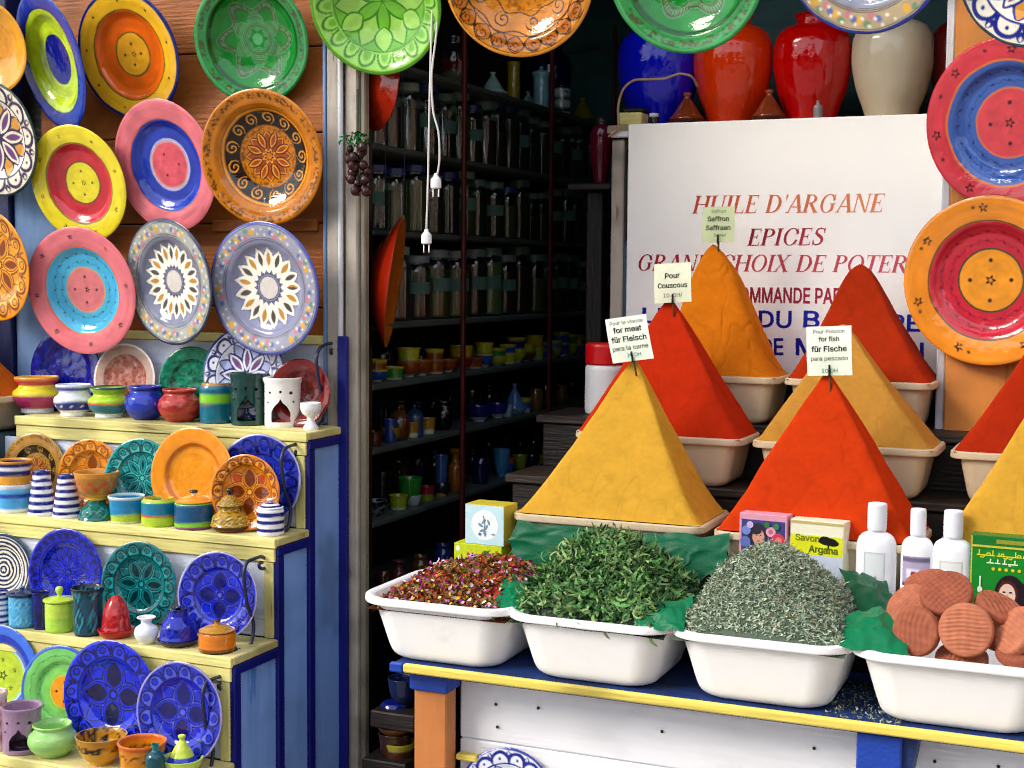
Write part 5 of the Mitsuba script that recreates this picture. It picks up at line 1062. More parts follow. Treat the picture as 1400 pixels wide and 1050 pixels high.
P = at_ledge(866, 4.64); slab(thing('box', 'small pale yellow box on the left end of the ledge', 'box'), P[0] - .045, P[0] + .04, 4.60, 4.68, 2.149, 2.192, 'yellow')
slab(thing('tray', 'small black tray on the pale yellow box', 'tray'), P[0] - .03, P[0] + .045, 4.61, 4.68, 2.193, 2.207, 'darkwood')
put(thing('cable', 'pale cable looping over the blue urn', 'cable'), tube([onY(x, y, Y) for x, y, Y in ((832, 187, 4.55), (846, 172, 4.545), (845, 150, 4.545), (851, 124, 4.55), (871, 109, 4.56), (905, 108, 4.57), (930, 101, 4.58), (946, 105, 4.60), (953, 118, 4.64))], .0042, 7, 50), 'matte', C('#b59a80'))

# canister with red lid
P = onY(826, 590, 4.36); P[2] = 1.206; D = pix(P)[2]
turned(thing('canister', 'white plastic canister with a red screw lid behind the mustard pyramid', 'canister'), P, 27 / FOCAL * D, 96 / FOCAL * D, [('body', 'can', 1, 0, .74, '#e2e4e4'), ('lid', 'screwlid', 1.0, .70, 1, '#c8101c')], mat='satin')

# ================================================================ boxes and bottles behind the basins
def printed(key, nm, polys, O, ex, ez, en, label=None):
    """flat print: list of (shapely shape in face metres, colour), later ones on top"""
    Vs, Fs, Cs, n = [], [], [], 0
    for i, (s, c) in enumerate(polys):
        if s.is_empty: continue
        V, F = extrude(s, .0003); V = V + [0, 0, .0002 + .00025 * i]
        Vs.append(place(V, O, ex, ez, en)); Fs.append(F + n); n += len(V); Cs.append(np.tile(C(c), (len(V), 1)))
    put(part(key, nm, label), (np.vstack(Vs), np.vstack(Fs)), 'satin', np.vstack(Cs), smooth=False)
def carton(label, x0, x1, z0, z1, y0, dep, col, yaw=0, name='carton'):
    k = thing(name, label, 'box'); m = cbox(0, x1 - x0, 0, dep, 0, z1 - z0, .0015)
    c, s = math.cos(math.radians(yaw)), math.sin(math.radians(yaw)); ex, ey = np.array([c, s, 0]), np.array([-s, c, 0]); O = np.array([x0, y0, z0])
    put(part(k, 'body'), (place(np.asarray(m.vertices), O, ex, ey, (0, 0, 1)), np.asarray(m.faces)), 'satin', C(col), smooth=False)
    return k, O, ex, -ey
def textpoly(text, x, y, h, w=None, bold=False):
    tm = meshkit.text_mesh(text, h, .001, bold); V, F = np.asarray(tm.vertices), np.asarray(tm.faces)
    up_ = np.abs(tm.face_normals[:, 2]) > .9; t = [Polygon(V[f][:, :2]) for f, o in zip(F, up_ & (tm.triangles_center[:, 2] > .0005)) if o]
    u = union_all([q.buffer(1e-6) for q in t]); s = 1.0 if w is None else w / (u.bounds[2] - u.bounds[0])
    return affinity.translate(affinity.scale(u, s, 1, origin=(0, 0)), x, y)
Z = np.array([0, 0, 1.0])
k, O, ex, en = carton('lime yellow box lying under the small white box', -1.722, -1.575, .846, .895, 3.62, .10, '#c6d22c')
printed(k, 'print', [(_ell(.012, .035, .006, .008), '#f0f0d8'), (_ell(.062, .012, .016, .012), '#d8c8e0'), (_ell(.098, .02, .012, .014), '#3f7a24'), (sbox(.128, .006, .136, .036), '#e08a24'), (_ell(.07, .018, .006, .005), '#5a3a8a')], O, ex, Z, en)
k, O, ex, en = carton('small white box with a pale round print and yellow sides, standing on the lime box', -1.690, -1.568, .8955, 1.008, 3.625, .085, '#cdbf4a', yaw=-3)
pr = [(sbox(.001, .001, .121, .111), '#c4dfe6'), (_ell(.062, .056, .042, .042), '#e8efee')]
for x, y, a in ((.055, .04, .3), (.068, .05, 1.2), (.075, .064, 2.0), (.06, .066, .8), (.05, .055, 2.6), (.064, .033, 1.6)): pr.append((affinity.rotate(_ell(x, y, .009, .0035), math.degrees(a)), '#7f98ac'))
pr += [(LineString([(.06, .03), (.063, .06), (.058, .082)]).buffer(.0012), '#7a90a0'), (sbox(.085, .03, .093, .034), '#8aa0b0'), (_ell(.048, .03, .004, .004), '#54708a')]
printed(k, 'print', pr, O, ex, Z, en, 'pale blue front with a round floral emblem')
k, O, ex, en = carton('small pink edged box with a painted face and flowers, behind the grey-green herb', -.905, -.778, .846, 1.040, 3.625, .05, '#d8a0b4', yaw=-5)
pr = [(sbox(.006, .02, .122, .178), '#4a4a86'), (_ell(.05, .14, .026, .030), '#3a3448'), (_ell(.052, .134, .016, .021), '#d0a08c'), (_ell(.047, .139, .003, .0012), '#5a4038'), (_ell(.058, .139, .003, .0012), '#5a4038'), (_ell(.052, .124, .004, .0015), '#a85048'), (_ell(.044, .150, .016, .009), '#3a3448')]
for x, y, s_, c_ in ((.085, .150, .013, '#e0a8bc'), (.085, .15, .006, '#c86a8a'), (.105, .130, .018, '#c84a5c'), (.106, .13, .009, '#e07a80'), (.09, .1, .013, '#cf5a3a'), (.11, .1, .012, '#8a2a3a'), (.02, .15, .012, '#7a90cc'), (.018, .12, .014, '#6a7ab8'), (.03, .165, .009, '#c8b0d8'), (.075, .168, .008, '#3f7a4a'), (.1, .165, .008, '#4a8a54'), (.02, .09, .012, '#a8b4e0')): pr.append((_ell(x, y, s_, s_), c_))
printed(k, 'print', pr, O, ex, Z, en, 'portrait and flower print')
k, O, ex, en = carton('white and yellow soap box with a black tree, lettered Savon Argana', -.772, -.632, .846, 1.034, 3.622, .055, '#e6e4cc', yaw=-7)
pr = [(sbox(.002, .10, .138, .150), '#d9dc2c'), (sbox(.002, .002, .138, .10), '#c4ccdc'), (_ell(.100, .138, .024, .010), '#1c1c10'), (_ell(.092, .142, .014, .009), '#1c1c10'), (_ell(.112, .135, .016, .008), '#16160c'), (sbox(.099, .118, .103, .134), '#1c1c10'), (textpoly('Savon', .014, .135, .016, .062, True), '#7a8a1c'), (textpoly('Argana', .050, .108, .017, .075, True), '#5a7418'), (sbox(.002, .180, .138, .186), '#c8b87a')]
printed(k, 'print', pr, O, ex, Z, en)
k, O, ex, en = carton('green henna box with yellow Arabic lettering and a woman in a dark headscarf', -.330, -.118, .846, 1.030, 3.615, .07, '#1a7a34', yaw=-3)
pr = [(sbox(.004, .004, .208, .150), '#148a30'), (sbox(.002, .155, .21, .160), '#c8c04a'), (sbox(.002, .002, .005, .182), '#c8c04a'), (sbox(.06, .166, .13, .176), '#9a9a3c')]
def arabic(x0, x1, y, h, seed):
    g_ = np.random.default_rng(seed); o = []; x = x1
    while x > x0:
        w = g_.uniform(.006, .014); t = g_.integers(0, 5)
        o.append(LineString([(x, y), (x - w, y)]).buffer(.0014))
        if t == 0: o.append(LineString([(x - w * .5, y), (x - w * .45, y + h)]).buffer(.0014))
        if t == 1: o += [LineString([(x, y), (x - w * .3, y + h * .5), (x - w * .8, y + h * .45), (x - w, y)]).buffer(.0013)]
        if t == 2: o += [LineString([(x - w * .2, y), (x - w * .6, y - h * .5), (x - w * 1.1, y - h * .4)]).buffer(.0013)]
        if t == 3: o += [Point(x - w * .5, y + h * .55).buffer(.0016), LineString([(x - w * .5, y), (x - w * .5, y + h * .3)]).buffer(.0013)]
        if t == 4: o += [Point(x - w * .4, y - h * .4).buffer(.0016), Point(x - w * .8, y - h * .4).buffer(.0016)]
        x -= w + (g_.uniform(.003, .006) if g_.random() < .3 else 0)
    return union_all(o)
pr += [(arabic(.025, .14, .136, .012, 3), '#d8d038'), (arabic(.05, .11, .118, .009, 5), '#e6ead0')] + [(_ell(.055 + .015 * i, .104, .004, .004), '#d8c838') for i in range(5)]
pr += [(union_all([_ell(.095, .040, .036, .052), sbox(.059, .004, .150, .03), _ell(.128, .03, .032, .045)]), '#2a1a28'), (_ell(.090, .046, .024, .033), '#5a2418'), (_ell(.089, .043, .019, .028), '#d9c0b4'), (_ell(.082, .050, .004, .0022), '#2a2020'), (_ell(.097, .050, .004, .0022), '#2a2020'), (_ell(.089, .028, .006, .0024), '#a8404a'), (sbox(.0885, .036, .0905, .046), '#b8968a'), (sbox(.024, .05, .027, .085), '#e0e4d8'), (_ell(.0255, .052, .006, .008), '#cfd8cc')]
printed(k, 'print', pr, O, ex, Z, en, 'green front with lettering and a portrait')
def bottle(label, px, w, ztop, Y, lab=None):
    P = onY(px, 800, Y); P[2] = .846; D = pix(P)[2]; R, H = w / 2 / FOCAL * D, ztop - .846
    k = thing('lotion_bottle', label, 'bottle')
    prof = spline([(0, 0), (.9, 0), (.97, .01), (1, .03), (1, .50), (.97, .58), (.82, .655), (.52, .695), (.44, .70), (.44, .73)], 40)
    V, F, r, z, th = lathe(prof, 48); sc = np.array([R, R * .62, H])
    put(part(k, 'body'), (place(V * sc, P), F), 'satin', C('#eceef2'))
    V, F, r, z, th = lathe(spline([(0, .0), (.47, 0), (.48, .02), (.475, .255), (.45, .275), (.3, .28), (0, .28)], 24), 40)
    put(part(k, 'cap'), (place(V * [R, R * .98, H] + [0, 0, .72 * H], P), F), 'satin', C('#e6e8ee'))
    if lab:
        z0, z1_, half, col, deco = lab; a = np.linspace(-math.pi / 2 - half, -math.pi / 2 + half, 20); zz = np.linspace(z0, z1_, 14)
        A, B = np.meshgrid(a, zz, indexing='ij'); V = np.stack([np.cos(A) * R * 1.008, np.sin(A) * R * .62 * 1.012, B * H], -1).reshape(-1, 3)
        i, j = np.meshgrid(np.arange(19), np.arange(13), indexing='ij'); q = lambda u, v: u * 14 + v
        F = np.concatenate([np.stack([q(i, j), q(i + 1, j), q(i + 1, j + 1)], -1).reshape(-1, 3), np.stack([q(i, j), q(i + 1, j + 1), q(i, j + 1)], -1).reshape(-1, 3)])
        u, v = ((A - a[0]) / (2 * half)).ravel(), ((B - z0) / (z1_ - z0)).ravel()
        put(part(k, 'label', 'printed paper label'), (place(V, P), F), 'satin', deco(u, v, np.tile(C(col), (len(u), 1))))
def deco1(u, v, c):
    for x, y in ((.35, .3), (.5, .25), (.42, .17), (.55, .34)): c = over(c, C('#4a4f5a'), (np.hypot(u - x, (v - y) * 1.4) < .055) * .8)
    return over(c, C('#b6bac0'), ((np.abs(u - .5) > .44) | (np.abs(v - .5) > .45)) * .7)
def deco2(u, v, c):
    c = over(c, C('#5a5470'), ((v > .82) & (v < .93)) * .8); c = over(c, C('#e6e2ea'), ((u > .2) & (u < .6) & (v > .28) & (v < .58)) * .9); c = over(c, C('#9a1c3a'), (np.hypot(u - .42, v - .43) < .10) * 1.0)
    return over(c, C('#4a3a6a'), (v < .12) * .9)
bottle('tall white lotion bottle with a faint leaf label, leftmost of the three', 1197, 54, 1.088, 3.635, (.12, .50, .55, '#dde2e4', deco1))
bottle('white lotion bottle with a lilac label, middle of the three', 1253, 44, 1.080, 3.64, (.18, .50, .95, '#b4aac4', deco2))
bottle('white lotion bottle with a plain embossed label, rightmost of the three', 1301, 54, 1.082, 3.64, (.10, .48, .6, '#e0e3e2', lambda u, v, c: over(c, C('#bcc0b4'), ((np.abs(u - .5) > .42) | (np.abs(v - .5) > .44)) * .7 + (np.hypot(u - .5, v - .6) < .08) * .6)))

# ================================================================ things hanging at the opening
def cord(label, pts, plug_px, ang=0.0):
    k = thing('power_cord', label, 'power cord')
    put(part(k, 'cord'), tube([onY(x, y, 3.70) for x, y in pts], .003, 8, 40), 'satin', C('#d9d6d2'))
    P = onY(*plug_px, 3.70); V, F, *_ = lathe(spline([(0, .028), (.006, .027), (.009, .018), (.019, .006), (.020, -.020), (.016, -.024), (0, -.024)], 20), 20)
    put(part(k, 'plug', 'white two-pin plug'), (place(V * [.8, .6, .85], P), F[:, ::-1]), 'satin', C('#e8e8ea'))
    for s in (-.0085, .0085): put(part(k, 'plug__pin'), tube([P + [s, 0, -.022], P + [s, 0, -.044]], .0022, 8), 'steel')
cord('white cord hanging straight down in the dark opening with a two-pin plug', [(592, -20), (590, 40), (587, 150), (585, 250), (583, 312)], (583, 324))
cord('shorter white cord with a plug, beside the long one', [(600, -20), (597, 40), (590, 110), (592, 150), (600, 185), (601, 215), (598, 238)], (596, 248))
k = thing('onion_string', 'string of dark red bulbs tied with green ribbon on the door post', 'onion string')
g_ = np.random.default_rng(5); Pc = onY(489, 190, 3.69)
put(part(k, 'cord'), tube([onY(489, 122, 3.74), Pc, onY(490, 268, 3.69)], .003, 6), 'matte', C('#3a5a3a'))
for i in range(24):
    x, y = 490 + (8 if i % 2 else -8) + g_.normal(0, 4), 203 + (i // 2) * 5.4 + g_.uniform(-2, 2); P = onY(x, y, 3.685 + g_.uniform(-.02, .02)); V, F, r, z, th = lathe(spline([(0, -.019), (.012, -.015), (.019, 0), (.013, .015), (.004, .02), (0, .026)], 12), 14)
    a = g_.uniform(0, 6.28); tl = np.array([[1, 0, .4 * math.cos(a)], [0, 1, .4 * math.sin(a)], [-.4 * math.cos(a), -.4 * math.sin(a), 1]]) / 1.08
    put(part(k, 'bulb'), ((V * g_.uniform(.6, .85)) @ tl + P, F), 'satin', C('#3a1210') * g_.uniform(.6, 1.5))
v_, f_, c_ = scatter(-.035, .035, -.02, .02, lambda x, y: 0 * x, 60, (.015, .035), (.005, .010), 2.5, ['#1c6a3a', '#0f4a2a', '#2a8a4c'], seed=3, seg=5, lift=.03, tilt=.9)
put(part(k, 'ribbon', 'green ribbon'), (v_ + Pc + [0, 0, -.01], f_), 'sheet_plastic', c_, smooth=False)
red = lambda r, th: streak(np.tile(C('#a02a0e'), (len(r), 1)), r, th, .15, 3)
plate('orange-red dish seen from behind, hanging below the lime bowl', 519, 112, 66, 25, -8, red, Y=3.86, form='dome', back='#8a2a10', name='hanging_dish')
plate('orange dish with a red back hanging edge-on inside the opening', 541, 385, 91, 8, -8, lambda r, th: streak(np.tile(C('#94561a'), (len(r), 1)), r, th, .2, 4), Y=3.95, form='bowl', back='#9a2a10', name='hanging_dish', right=True)
plate('dull red dish hanging edge-on behind the orange one', 521, 390, 62, 8, -4, lambda r, th: streak(np.tile(C('#8a3a18'), (len(r), 1)), r, th, .2, 4), Y=4.05, form='bowl', back='#8a2a12', name='hanging_dish', right=True)

# ================================================================ dark shelves along the left wall of the shop
XF = -2.15; SH = [2.316, 2.05, 1.785, 1.492, 1.303, 1.10, .869, .60]
sh = thing('shop_shelves', 'tall dark shelving along the left wall inside the shop with thin red uprights', 'shelving')
for z in SH: slab(part(sh, 'shelf_board'), -2.452, XF, 3.93, YW - .02, z - .018, z, 'shelfgrey', 1)
for px in (634, 752, 836):
    P = onX(px, 500, XF + .012); slab(part(sh, 'upright', 'thin dark red upright'), XF + .002, XF + .016, P[1] - .012, P[1] + .012, .1, 2.75, 'maroon', 2)
slab(part(sh, 'end_panel'), -2.452, XF, 3.90, 3.928, .05, 2.8, 'darkwood', 2)
def on_shelf(px, zs, back):
    """the point on the shelf, 'back' metres behind its front edge, seen at pixel column px"""
    ys = np.linspace(3.9, YW, 400); v = np.stack([np.full(400, XF - back), ys, np.full(400, zs)], 1) - CAM
    xs = 700 + FOCAL * (v @ RIGHT) / (v @ FWD); P = v[np.argmin(np.abs(xs - px))] + CAM
    return P
def stock(label, cat, row, px, w, h, parts, back=None, group=None, name=None, mat='glaze', n=24, na=26, dz=0):
    P = on_shelf(px, SH[row] + .0005, back or .06); D = pix(P)[2]; R, H = w / 2 / FOCAL * D, h / FOCAL * D
    P = on_shelf(px, SH[row] + .0005, back or max(.02 + R, .05)); P[2] += dz
    k = thing(name or cat.replace(' ', '_'), label, cat, group)
    if isinstance(parts, tuple): parts = [(None, parts[0], 1, 0, 1, parts[1])]
    turned(k, P, R, H, parts, n=n, na=na, mat=mat, dim=.62 if row > 3 else .8); return P, R, H  # interior shade put into the glaze colours, stronger on the lower shelves
ORD = ['first', 'second', 'third', 'fourth', 'fifth', 'sixth', 'seventh', 'eighth', 'ninth', 'tenth', 'eleventh', 'twelfth', 'thirteenth', 'fourteenth', 'fifteenth', 'sixteenth', 'seventeenth', 'eighteenth', 'nineteenth', 'twentieth']
# jars: one build per row, repeated at other places
def jar_row(row, pxs, Hm, Rm, group, label, fills, lidc, tags, seed):
    g_ = np.random.default_rng(seed)
    gm = place(lathe(spline(PF['glassjar'], 22), 28)[0] * [Rm, Rm, Hm], (0, 0, 0)); gF = lathe(spline(PF['glassjar'], 22), 28)[1]
    glass = mikit.ply((gm, gF), 'jar_glass', smooth=True)
    lid_s = {}
    for nth, px in enumerate(pxs):
        s = g_.uniform(.90, 1.05); P = on_shelf(px + g_.uniform(-2.5, 2.5), SH[row] + .001, .04 + Rm * g_.uniform(1, 1.5)); M = T().translate(P.tolist()).rotate([0, 0, 1], float(g_.uniform(-45, 40))).scale([s, s, float(s * g_.uniform(.94, 1.05))])
        k = thing('glass_jar', label + ', ' + ORD[nth] + ' from the left', 'jar', group)
        scene[part(k, 'glass')] = {**glass, 'to_world': M}; _ = 0
        c = fills[g_.integers(0, len(fills))]; fh = g_.uniform(.75, 1.25); key = ('f', c, round(fh, 1))
        if key not in lid_s:
            V, F, r, z, th = lathe(spline(PF['fill'], 12), 22); V = V * [Rm * .97, Rm * .97, Hm * round(fh, 1)]
            lid_s[key] = mikit.ply((V, F), 'matte', smooth=True, color=np.tile(C(c), (len(V), 1)) * (1 + .6 * (nz(V * 90, 2) - .5))[:, None] * .36)  # contents colour scaled down to stand for the dark shop
        scene[part(k, 'contents')] = {**lid_s[key], 'to_world': M}
        c = lidc[g_.integers(0, len(lidc))]; key = ('l', c)
        if key not in lid_s:
            V, F, r, z, th = lathe(spline(PF['screwlid'], 12), 26); V = V * [Rm * .9, Rm * .9, Hm * .13] + [0, 0, Hm * .93]
            lid_s[key] = mikit.ply((V, F), 'satin', smooth=True, color=np.tile(C(c) * .36, (len(V), 1)))  # lid colour scaled down too, shop shade painted in
        scene[part(k, 'lid')] = {**lid_s[key], 'to_world': M}
        if g_.random() < tags:
            if 'tag' not in lid_s:
                a = np.linspace(-1.0, .9, 10); zz = np.array([.42, .62]); A, B = np.meshgrid(a - .55, zz, indexing='ij'); V = np.stack([np.cos(A) * Rm * 1.01, np.sin(A) * Rm * 1.01, B * Hm], -1).reshape(-1, 3)
                F = np.array([[2 * i, 2 * i + 2, 2 * i + 3] for i in range(9)] + [[2 * i, 2 * i + 3, 2 * i + 1] for i in range(9)]); lid_s['tag'] = mikit.ply((V, F), 'matte', smooth=True, color=np.tile(C('#4c6a62'), (len(V), 1)))
            scene[part(k, 'tag')] = {**lid_s['tag'], 'to_world': M}
HERB = ['#3a4424', '#59602c', '#2a2c1c', '#4a3420', '#6a6434', '#20281c', '#54301c']
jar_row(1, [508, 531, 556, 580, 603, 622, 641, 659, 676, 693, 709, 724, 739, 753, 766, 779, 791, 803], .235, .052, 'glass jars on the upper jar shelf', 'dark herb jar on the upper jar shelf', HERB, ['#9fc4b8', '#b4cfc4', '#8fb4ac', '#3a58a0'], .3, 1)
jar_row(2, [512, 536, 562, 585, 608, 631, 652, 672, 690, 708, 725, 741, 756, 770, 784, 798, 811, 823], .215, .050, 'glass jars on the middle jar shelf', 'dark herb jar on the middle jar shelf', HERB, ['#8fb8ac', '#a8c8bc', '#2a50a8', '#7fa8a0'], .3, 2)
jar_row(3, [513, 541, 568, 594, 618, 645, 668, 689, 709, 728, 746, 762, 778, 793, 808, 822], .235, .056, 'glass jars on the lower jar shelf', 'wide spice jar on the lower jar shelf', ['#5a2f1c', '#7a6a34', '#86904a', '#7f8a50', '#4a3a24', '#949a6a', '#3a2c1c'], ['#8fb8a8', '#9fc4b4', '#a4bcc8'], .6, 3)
CN = {'o': ('orange', '#8a4a18'), 'b': ('blue', '#2456a8'), 'g': ('green', '#2f8a34'), 'l': ('lime', '#a8b82c'), 'n': ('navy', '#1a2468'), 'r': ('red', '#8a2420'), 'y': ('yellow', '#c8a42c'), 't': ('teal', '#1f7078'), 'k': ('black', '#14161c'), 'c': ('light blue', '#5a98c4'), 'w': ('white', '#b8c0bc'), 'm': ('brown', '#6a3c1c')}
# rows of small bowls on the upper bowl shelf, in stacks of two
for i, (px, c) in enumerate(zip((515, 537, 557, 576, 595, 613, 630, 648, 663, 678, 692, 705, 718, 731, 743, 755, 766, 777, 788, 799), 'bgooooroblllmlblblbb')):
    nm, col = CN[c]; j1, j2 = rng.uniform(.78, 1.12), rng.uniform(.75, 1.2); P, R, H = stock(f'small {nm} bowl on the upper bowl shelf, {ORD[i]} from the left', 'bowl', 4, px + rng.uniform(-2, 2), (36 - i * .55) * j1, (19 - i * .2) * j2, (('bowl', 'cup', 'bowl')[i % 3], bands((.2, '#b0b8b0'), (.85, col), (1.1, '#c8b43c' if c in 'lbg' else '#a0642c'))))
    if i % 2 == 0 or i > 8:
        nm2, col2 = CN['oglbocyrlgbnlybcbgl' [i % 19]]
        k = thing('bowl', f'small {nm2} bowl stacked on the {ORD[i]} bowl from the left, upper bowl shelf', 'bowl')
        turned(k, P + [0, 0, H * .92], R * .95, H * .9, [(None, 'cup', 1, 0, 1, bands((.2, '#889088'), (.8, col2), (1.1, '#b8b03c')))], n=20, na=24, dim=.6)  # stacked bowls carry the shop's shade in their colour
stock('shallow lime dish at the back of the upper bowl shelf', 'dish', 4, 632, 50, 24, ('bowl', '#8a942c'), back=.17)
# second bowl shelf: tagines, jars and cups
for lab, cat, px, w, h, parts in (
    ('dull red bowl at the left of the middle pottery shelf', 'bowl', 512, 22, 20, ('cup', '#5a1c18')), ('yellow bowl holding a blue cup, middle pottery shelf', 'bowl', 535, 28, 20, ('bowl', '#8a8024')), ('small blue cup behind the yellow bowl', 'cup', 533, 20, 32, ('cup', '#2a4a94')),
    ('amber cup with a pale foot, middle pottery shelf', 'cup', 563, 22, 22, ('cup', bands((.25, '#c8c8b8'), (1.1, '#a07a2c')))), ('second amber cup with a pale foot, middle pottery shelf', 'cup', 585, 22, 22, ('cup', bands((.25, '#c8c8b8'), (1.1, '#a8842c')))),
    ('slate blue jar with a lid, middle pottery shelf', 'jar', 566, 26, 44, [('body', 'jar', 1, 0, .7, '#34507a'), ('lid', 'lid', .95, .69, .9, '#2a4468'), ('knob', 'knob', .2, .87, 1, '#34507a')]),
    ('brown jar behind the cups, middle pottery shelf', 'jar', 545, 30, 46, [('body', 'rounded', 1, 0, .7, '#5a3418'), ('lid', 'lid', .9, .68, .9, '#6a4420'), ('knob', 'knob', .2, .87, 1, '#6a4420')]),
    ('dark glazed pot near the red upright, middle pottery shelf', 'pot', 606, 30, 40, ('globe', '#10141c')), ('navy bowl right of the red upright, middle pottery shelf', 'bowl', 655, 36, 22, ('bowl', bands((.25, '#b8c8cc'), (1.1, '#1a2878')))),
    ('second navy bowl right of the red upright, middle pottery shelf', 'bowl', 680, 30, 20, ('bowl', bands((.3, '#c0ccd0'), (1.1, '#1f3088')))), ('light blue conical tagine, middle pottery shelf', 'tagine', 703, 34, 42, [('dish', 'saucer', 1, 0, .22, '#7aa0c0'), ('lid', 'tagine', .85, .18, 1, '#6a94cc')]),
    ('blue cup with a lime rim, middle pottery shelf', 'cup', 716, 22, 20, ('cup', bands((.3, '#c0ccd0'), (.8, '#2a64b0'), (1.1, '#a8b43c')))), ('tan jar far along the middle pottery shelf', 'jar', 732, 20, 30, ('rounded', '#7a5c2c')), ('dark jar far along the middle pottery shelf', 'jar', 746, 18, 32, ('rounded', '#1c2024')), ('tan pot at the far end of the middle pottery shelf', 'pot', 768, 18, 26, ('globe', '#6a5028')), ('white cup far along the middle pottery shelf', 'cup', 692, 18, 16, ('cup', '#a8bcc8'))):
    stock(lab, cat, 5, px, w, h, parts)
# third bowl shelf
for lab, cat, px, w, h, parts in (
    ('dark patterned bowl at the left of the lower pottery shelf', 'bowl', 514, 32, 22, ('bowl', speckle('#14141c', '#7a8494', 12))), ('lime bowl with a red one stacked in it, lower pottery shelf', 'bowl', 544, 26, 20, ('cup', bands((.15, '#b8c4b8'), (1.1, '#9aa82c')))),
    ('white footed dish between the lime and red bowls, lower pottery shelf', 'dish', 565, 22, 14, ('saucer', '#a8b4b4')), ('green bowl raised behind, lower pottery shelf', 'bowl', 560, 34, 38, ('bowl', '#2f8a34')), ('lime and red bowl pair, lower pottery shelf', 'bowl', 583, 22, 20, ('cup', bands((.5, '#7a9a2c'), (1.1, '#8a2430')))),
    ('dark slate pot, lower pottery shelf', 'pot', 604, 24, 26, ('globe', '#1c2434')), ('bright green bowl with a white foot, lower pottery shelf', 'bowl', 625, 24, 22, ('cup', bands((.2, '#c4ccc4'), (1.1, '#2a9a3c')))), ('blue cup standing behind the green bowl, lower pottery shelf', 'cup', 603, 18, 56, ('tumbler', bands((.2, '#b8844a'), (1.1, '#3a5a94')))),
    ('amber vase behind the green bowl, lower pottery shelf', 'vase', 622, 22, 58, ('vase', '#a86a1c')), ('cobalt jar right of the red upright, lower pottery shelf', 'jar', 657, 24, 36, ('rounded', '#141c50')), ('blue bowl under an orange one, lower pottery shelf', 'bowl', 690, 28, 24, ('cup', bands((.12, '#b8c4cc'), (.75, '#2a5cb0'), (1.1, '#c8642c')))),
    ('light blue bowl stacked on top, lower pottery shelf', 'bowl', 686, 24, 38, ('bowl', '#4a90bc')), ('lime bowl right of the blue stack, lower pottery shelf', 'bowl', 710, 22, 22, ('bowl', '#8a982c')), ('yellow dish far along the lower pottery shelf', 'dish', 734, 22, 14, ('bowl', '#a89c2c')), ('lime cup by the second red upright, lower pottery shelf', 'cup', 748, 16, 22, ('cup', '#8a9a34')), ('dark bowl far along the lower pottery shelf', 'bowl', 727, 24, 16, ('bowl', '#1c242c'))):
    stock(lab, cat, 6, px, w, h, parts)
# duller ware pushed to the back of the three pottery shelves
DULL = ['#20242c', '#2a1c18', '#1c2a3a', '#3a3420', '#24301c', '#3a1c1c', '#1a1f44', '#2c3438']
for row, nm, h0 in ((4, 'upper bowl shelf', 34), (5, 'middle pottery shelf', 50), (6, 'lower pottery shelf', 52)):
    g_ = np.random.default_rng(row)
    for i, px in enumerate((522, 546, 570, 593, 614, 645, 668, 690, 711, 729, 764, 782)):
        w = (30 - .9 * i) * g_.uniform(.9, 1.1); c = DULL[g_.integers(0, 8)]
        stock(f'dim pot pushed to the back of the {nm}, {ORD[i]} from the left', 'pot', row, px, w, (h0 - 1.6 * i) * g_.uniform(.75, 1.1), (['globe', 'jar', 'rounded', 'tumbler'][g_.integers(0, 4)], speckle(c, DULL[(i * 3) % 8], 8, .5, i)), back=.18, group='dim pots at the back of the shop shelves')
# lowest shelf and floor, low light put into the pot colours
for lab, cat, px, w, h, parts in (('dim amber pot on the lowest dark shelf', 'pot', 574, 26, 34, ('globe', '#6a4c18')), ('dim blue pot on the lowest dark shelf', 'pot', 606, 26, 36, ('globe', '#2a4484')), ('dim pink vase on the lowest dark shelf', 'vase', 545, 22, 40, ('vase', '#6a3a40')), ('dim yellow bowl on the lowest dark shelf', 'bowl', 622, 24, 18, ('bowl', '#7a6a24')), ('dim brown jar on the lowest dark shelf', 'jar', 524, 24, 36, ('rounded', '#4a3020'))): stock(lab, cat, 7, px, w, h, parts)
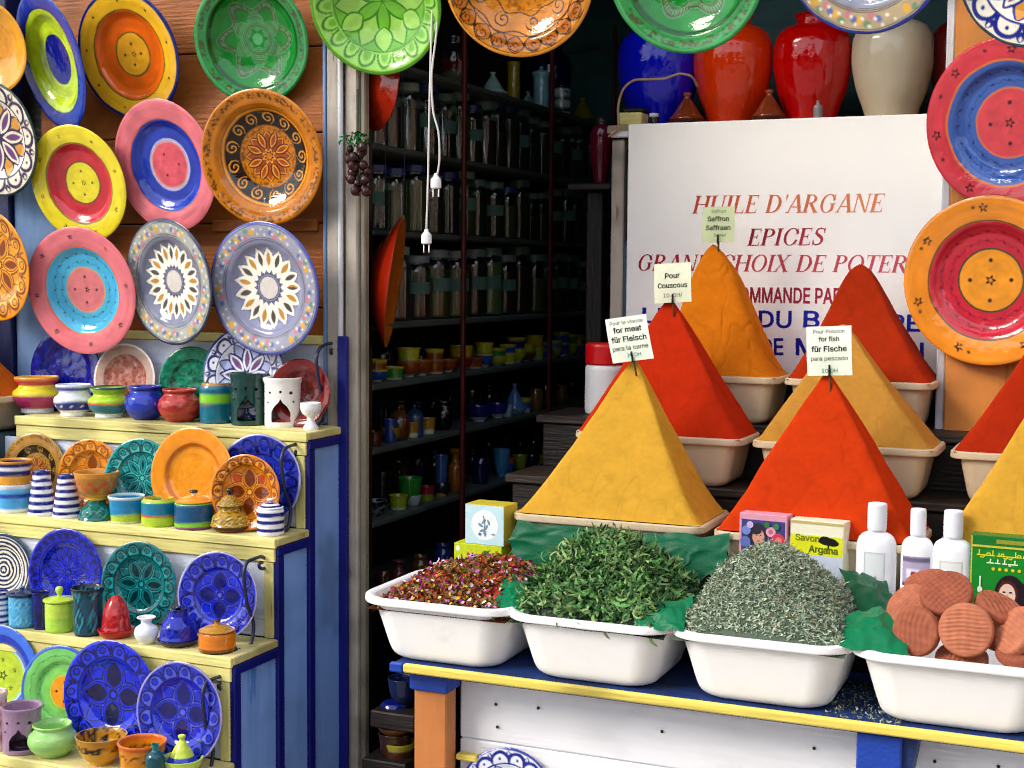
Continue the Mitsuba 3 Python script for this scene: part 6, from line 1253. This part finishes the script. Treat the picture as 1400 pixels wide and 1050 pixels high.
# top shelf: tagines and canisters
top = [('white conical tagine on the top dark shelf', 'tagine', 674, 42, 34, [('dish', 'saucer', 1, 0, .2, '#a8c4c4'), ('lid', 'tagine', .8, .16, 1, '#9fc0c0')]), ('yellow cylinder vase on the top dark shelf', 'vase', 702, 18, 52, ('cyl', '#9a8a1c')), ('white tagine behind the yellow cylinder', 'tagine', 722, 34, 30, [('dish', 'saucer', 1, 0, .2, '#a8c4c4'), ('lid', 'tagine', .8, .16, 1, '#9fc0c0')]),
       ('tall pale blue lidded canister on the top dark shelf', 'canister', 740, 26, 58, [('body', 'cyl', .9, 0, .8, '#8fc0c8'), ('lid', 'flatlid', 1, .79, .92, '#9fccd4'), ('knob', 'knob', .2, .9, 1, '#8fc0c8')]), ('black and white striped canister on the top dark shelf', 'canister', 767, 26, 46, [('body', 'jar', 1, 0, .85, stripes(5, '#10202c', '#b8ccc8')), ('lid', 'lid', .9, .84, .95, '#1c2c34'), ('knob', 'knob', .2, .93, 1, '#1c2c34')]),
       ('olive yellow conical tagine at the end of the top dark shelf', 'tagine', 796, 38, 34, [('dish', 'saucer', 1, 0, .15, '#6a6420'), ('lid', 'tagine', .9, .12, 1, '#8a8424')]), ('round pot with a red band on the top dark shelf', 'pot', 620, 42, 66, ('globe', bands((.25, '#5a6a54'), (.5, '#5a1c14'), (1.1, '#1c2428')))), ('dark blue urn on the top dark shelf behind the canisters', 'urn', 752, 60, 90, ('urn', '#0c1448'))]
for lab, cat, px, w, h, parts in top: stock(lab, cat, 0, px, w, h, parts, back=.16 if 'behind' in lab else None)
# maroon vase standing at the end of the opening, and pots under the table
P = onY(821, 252, 4.75); D = pix(P)[2]
sd = thing('side_table', 'dark narrow stand inside the opening that carries the maroon vase', 'stand'); slab(part(sd, 'top'), P[0] - .09, P[0] + .07, 4.66, 4.84, P[2] - .025, P[2] - .001, 'darkwood'); slab(part(sd, 'leg'), P[0] - .04, P[0] + .02, 4.72, 4.78, .06, P[2] - .026, 'darkwood', 2)
turned(thing('vase', 'maroon vase with a green lid inside the opening left of the sign', 'vase'), P, 15 / FOCAL * D, 92 / FOCAL * D, [('body', 'urn', 1, 0, .88, '#6a1430'), ('lid', 'flatlid', .5, .9, 1, '#1c4a40')])
for lab, cat, px, yt, yb, w, parts in (('blue glazed pot lid on the brown jar under the table', 'pot', 540, 958, 1030, 46, [('body', 'cup', 1, 0, .42, '#4a2c18'), ('rim', 'saucer', 1.02, .40, .55, '#7a5028'), ('lid', 'rounded', .95, .5, 1, '#14247c')]), ('yellow rimmed bowl stack under the table', 'bowl', 545, 1012, 1062, 44, ('cup', bands((.3, '#a8903c'), (.8, '#5a3420'), (1.1, '#a8a03c')))), ('dark blue dish stack behind the leg under the table', 'dish', 552, 925, 965, 44, ('bowl', '#1c2c54'))):
    P = onY(px, yb, 3.52); D = pix(P)[2]; k = thing('stock_' + cat, lab, cat); R, H = w / 2 / FOCAL * D, (yb - yt) / FOCAL * D
    if isinstance(parts, tuple): parts = [(None, parts[0], 1, 0, 1, parts[1])]
    turned(k, P, R, H, parts); _z = P[2]
    sk = thing('crate', f'dark crate under the table, under the {lab.split(" under")[0]}', 'crate'); slab(sk, P[0] - .07, P[0] + .07, 3.45, 3.6, max(.02, P[2] - .05), P[2] - .002, 'darkwood')
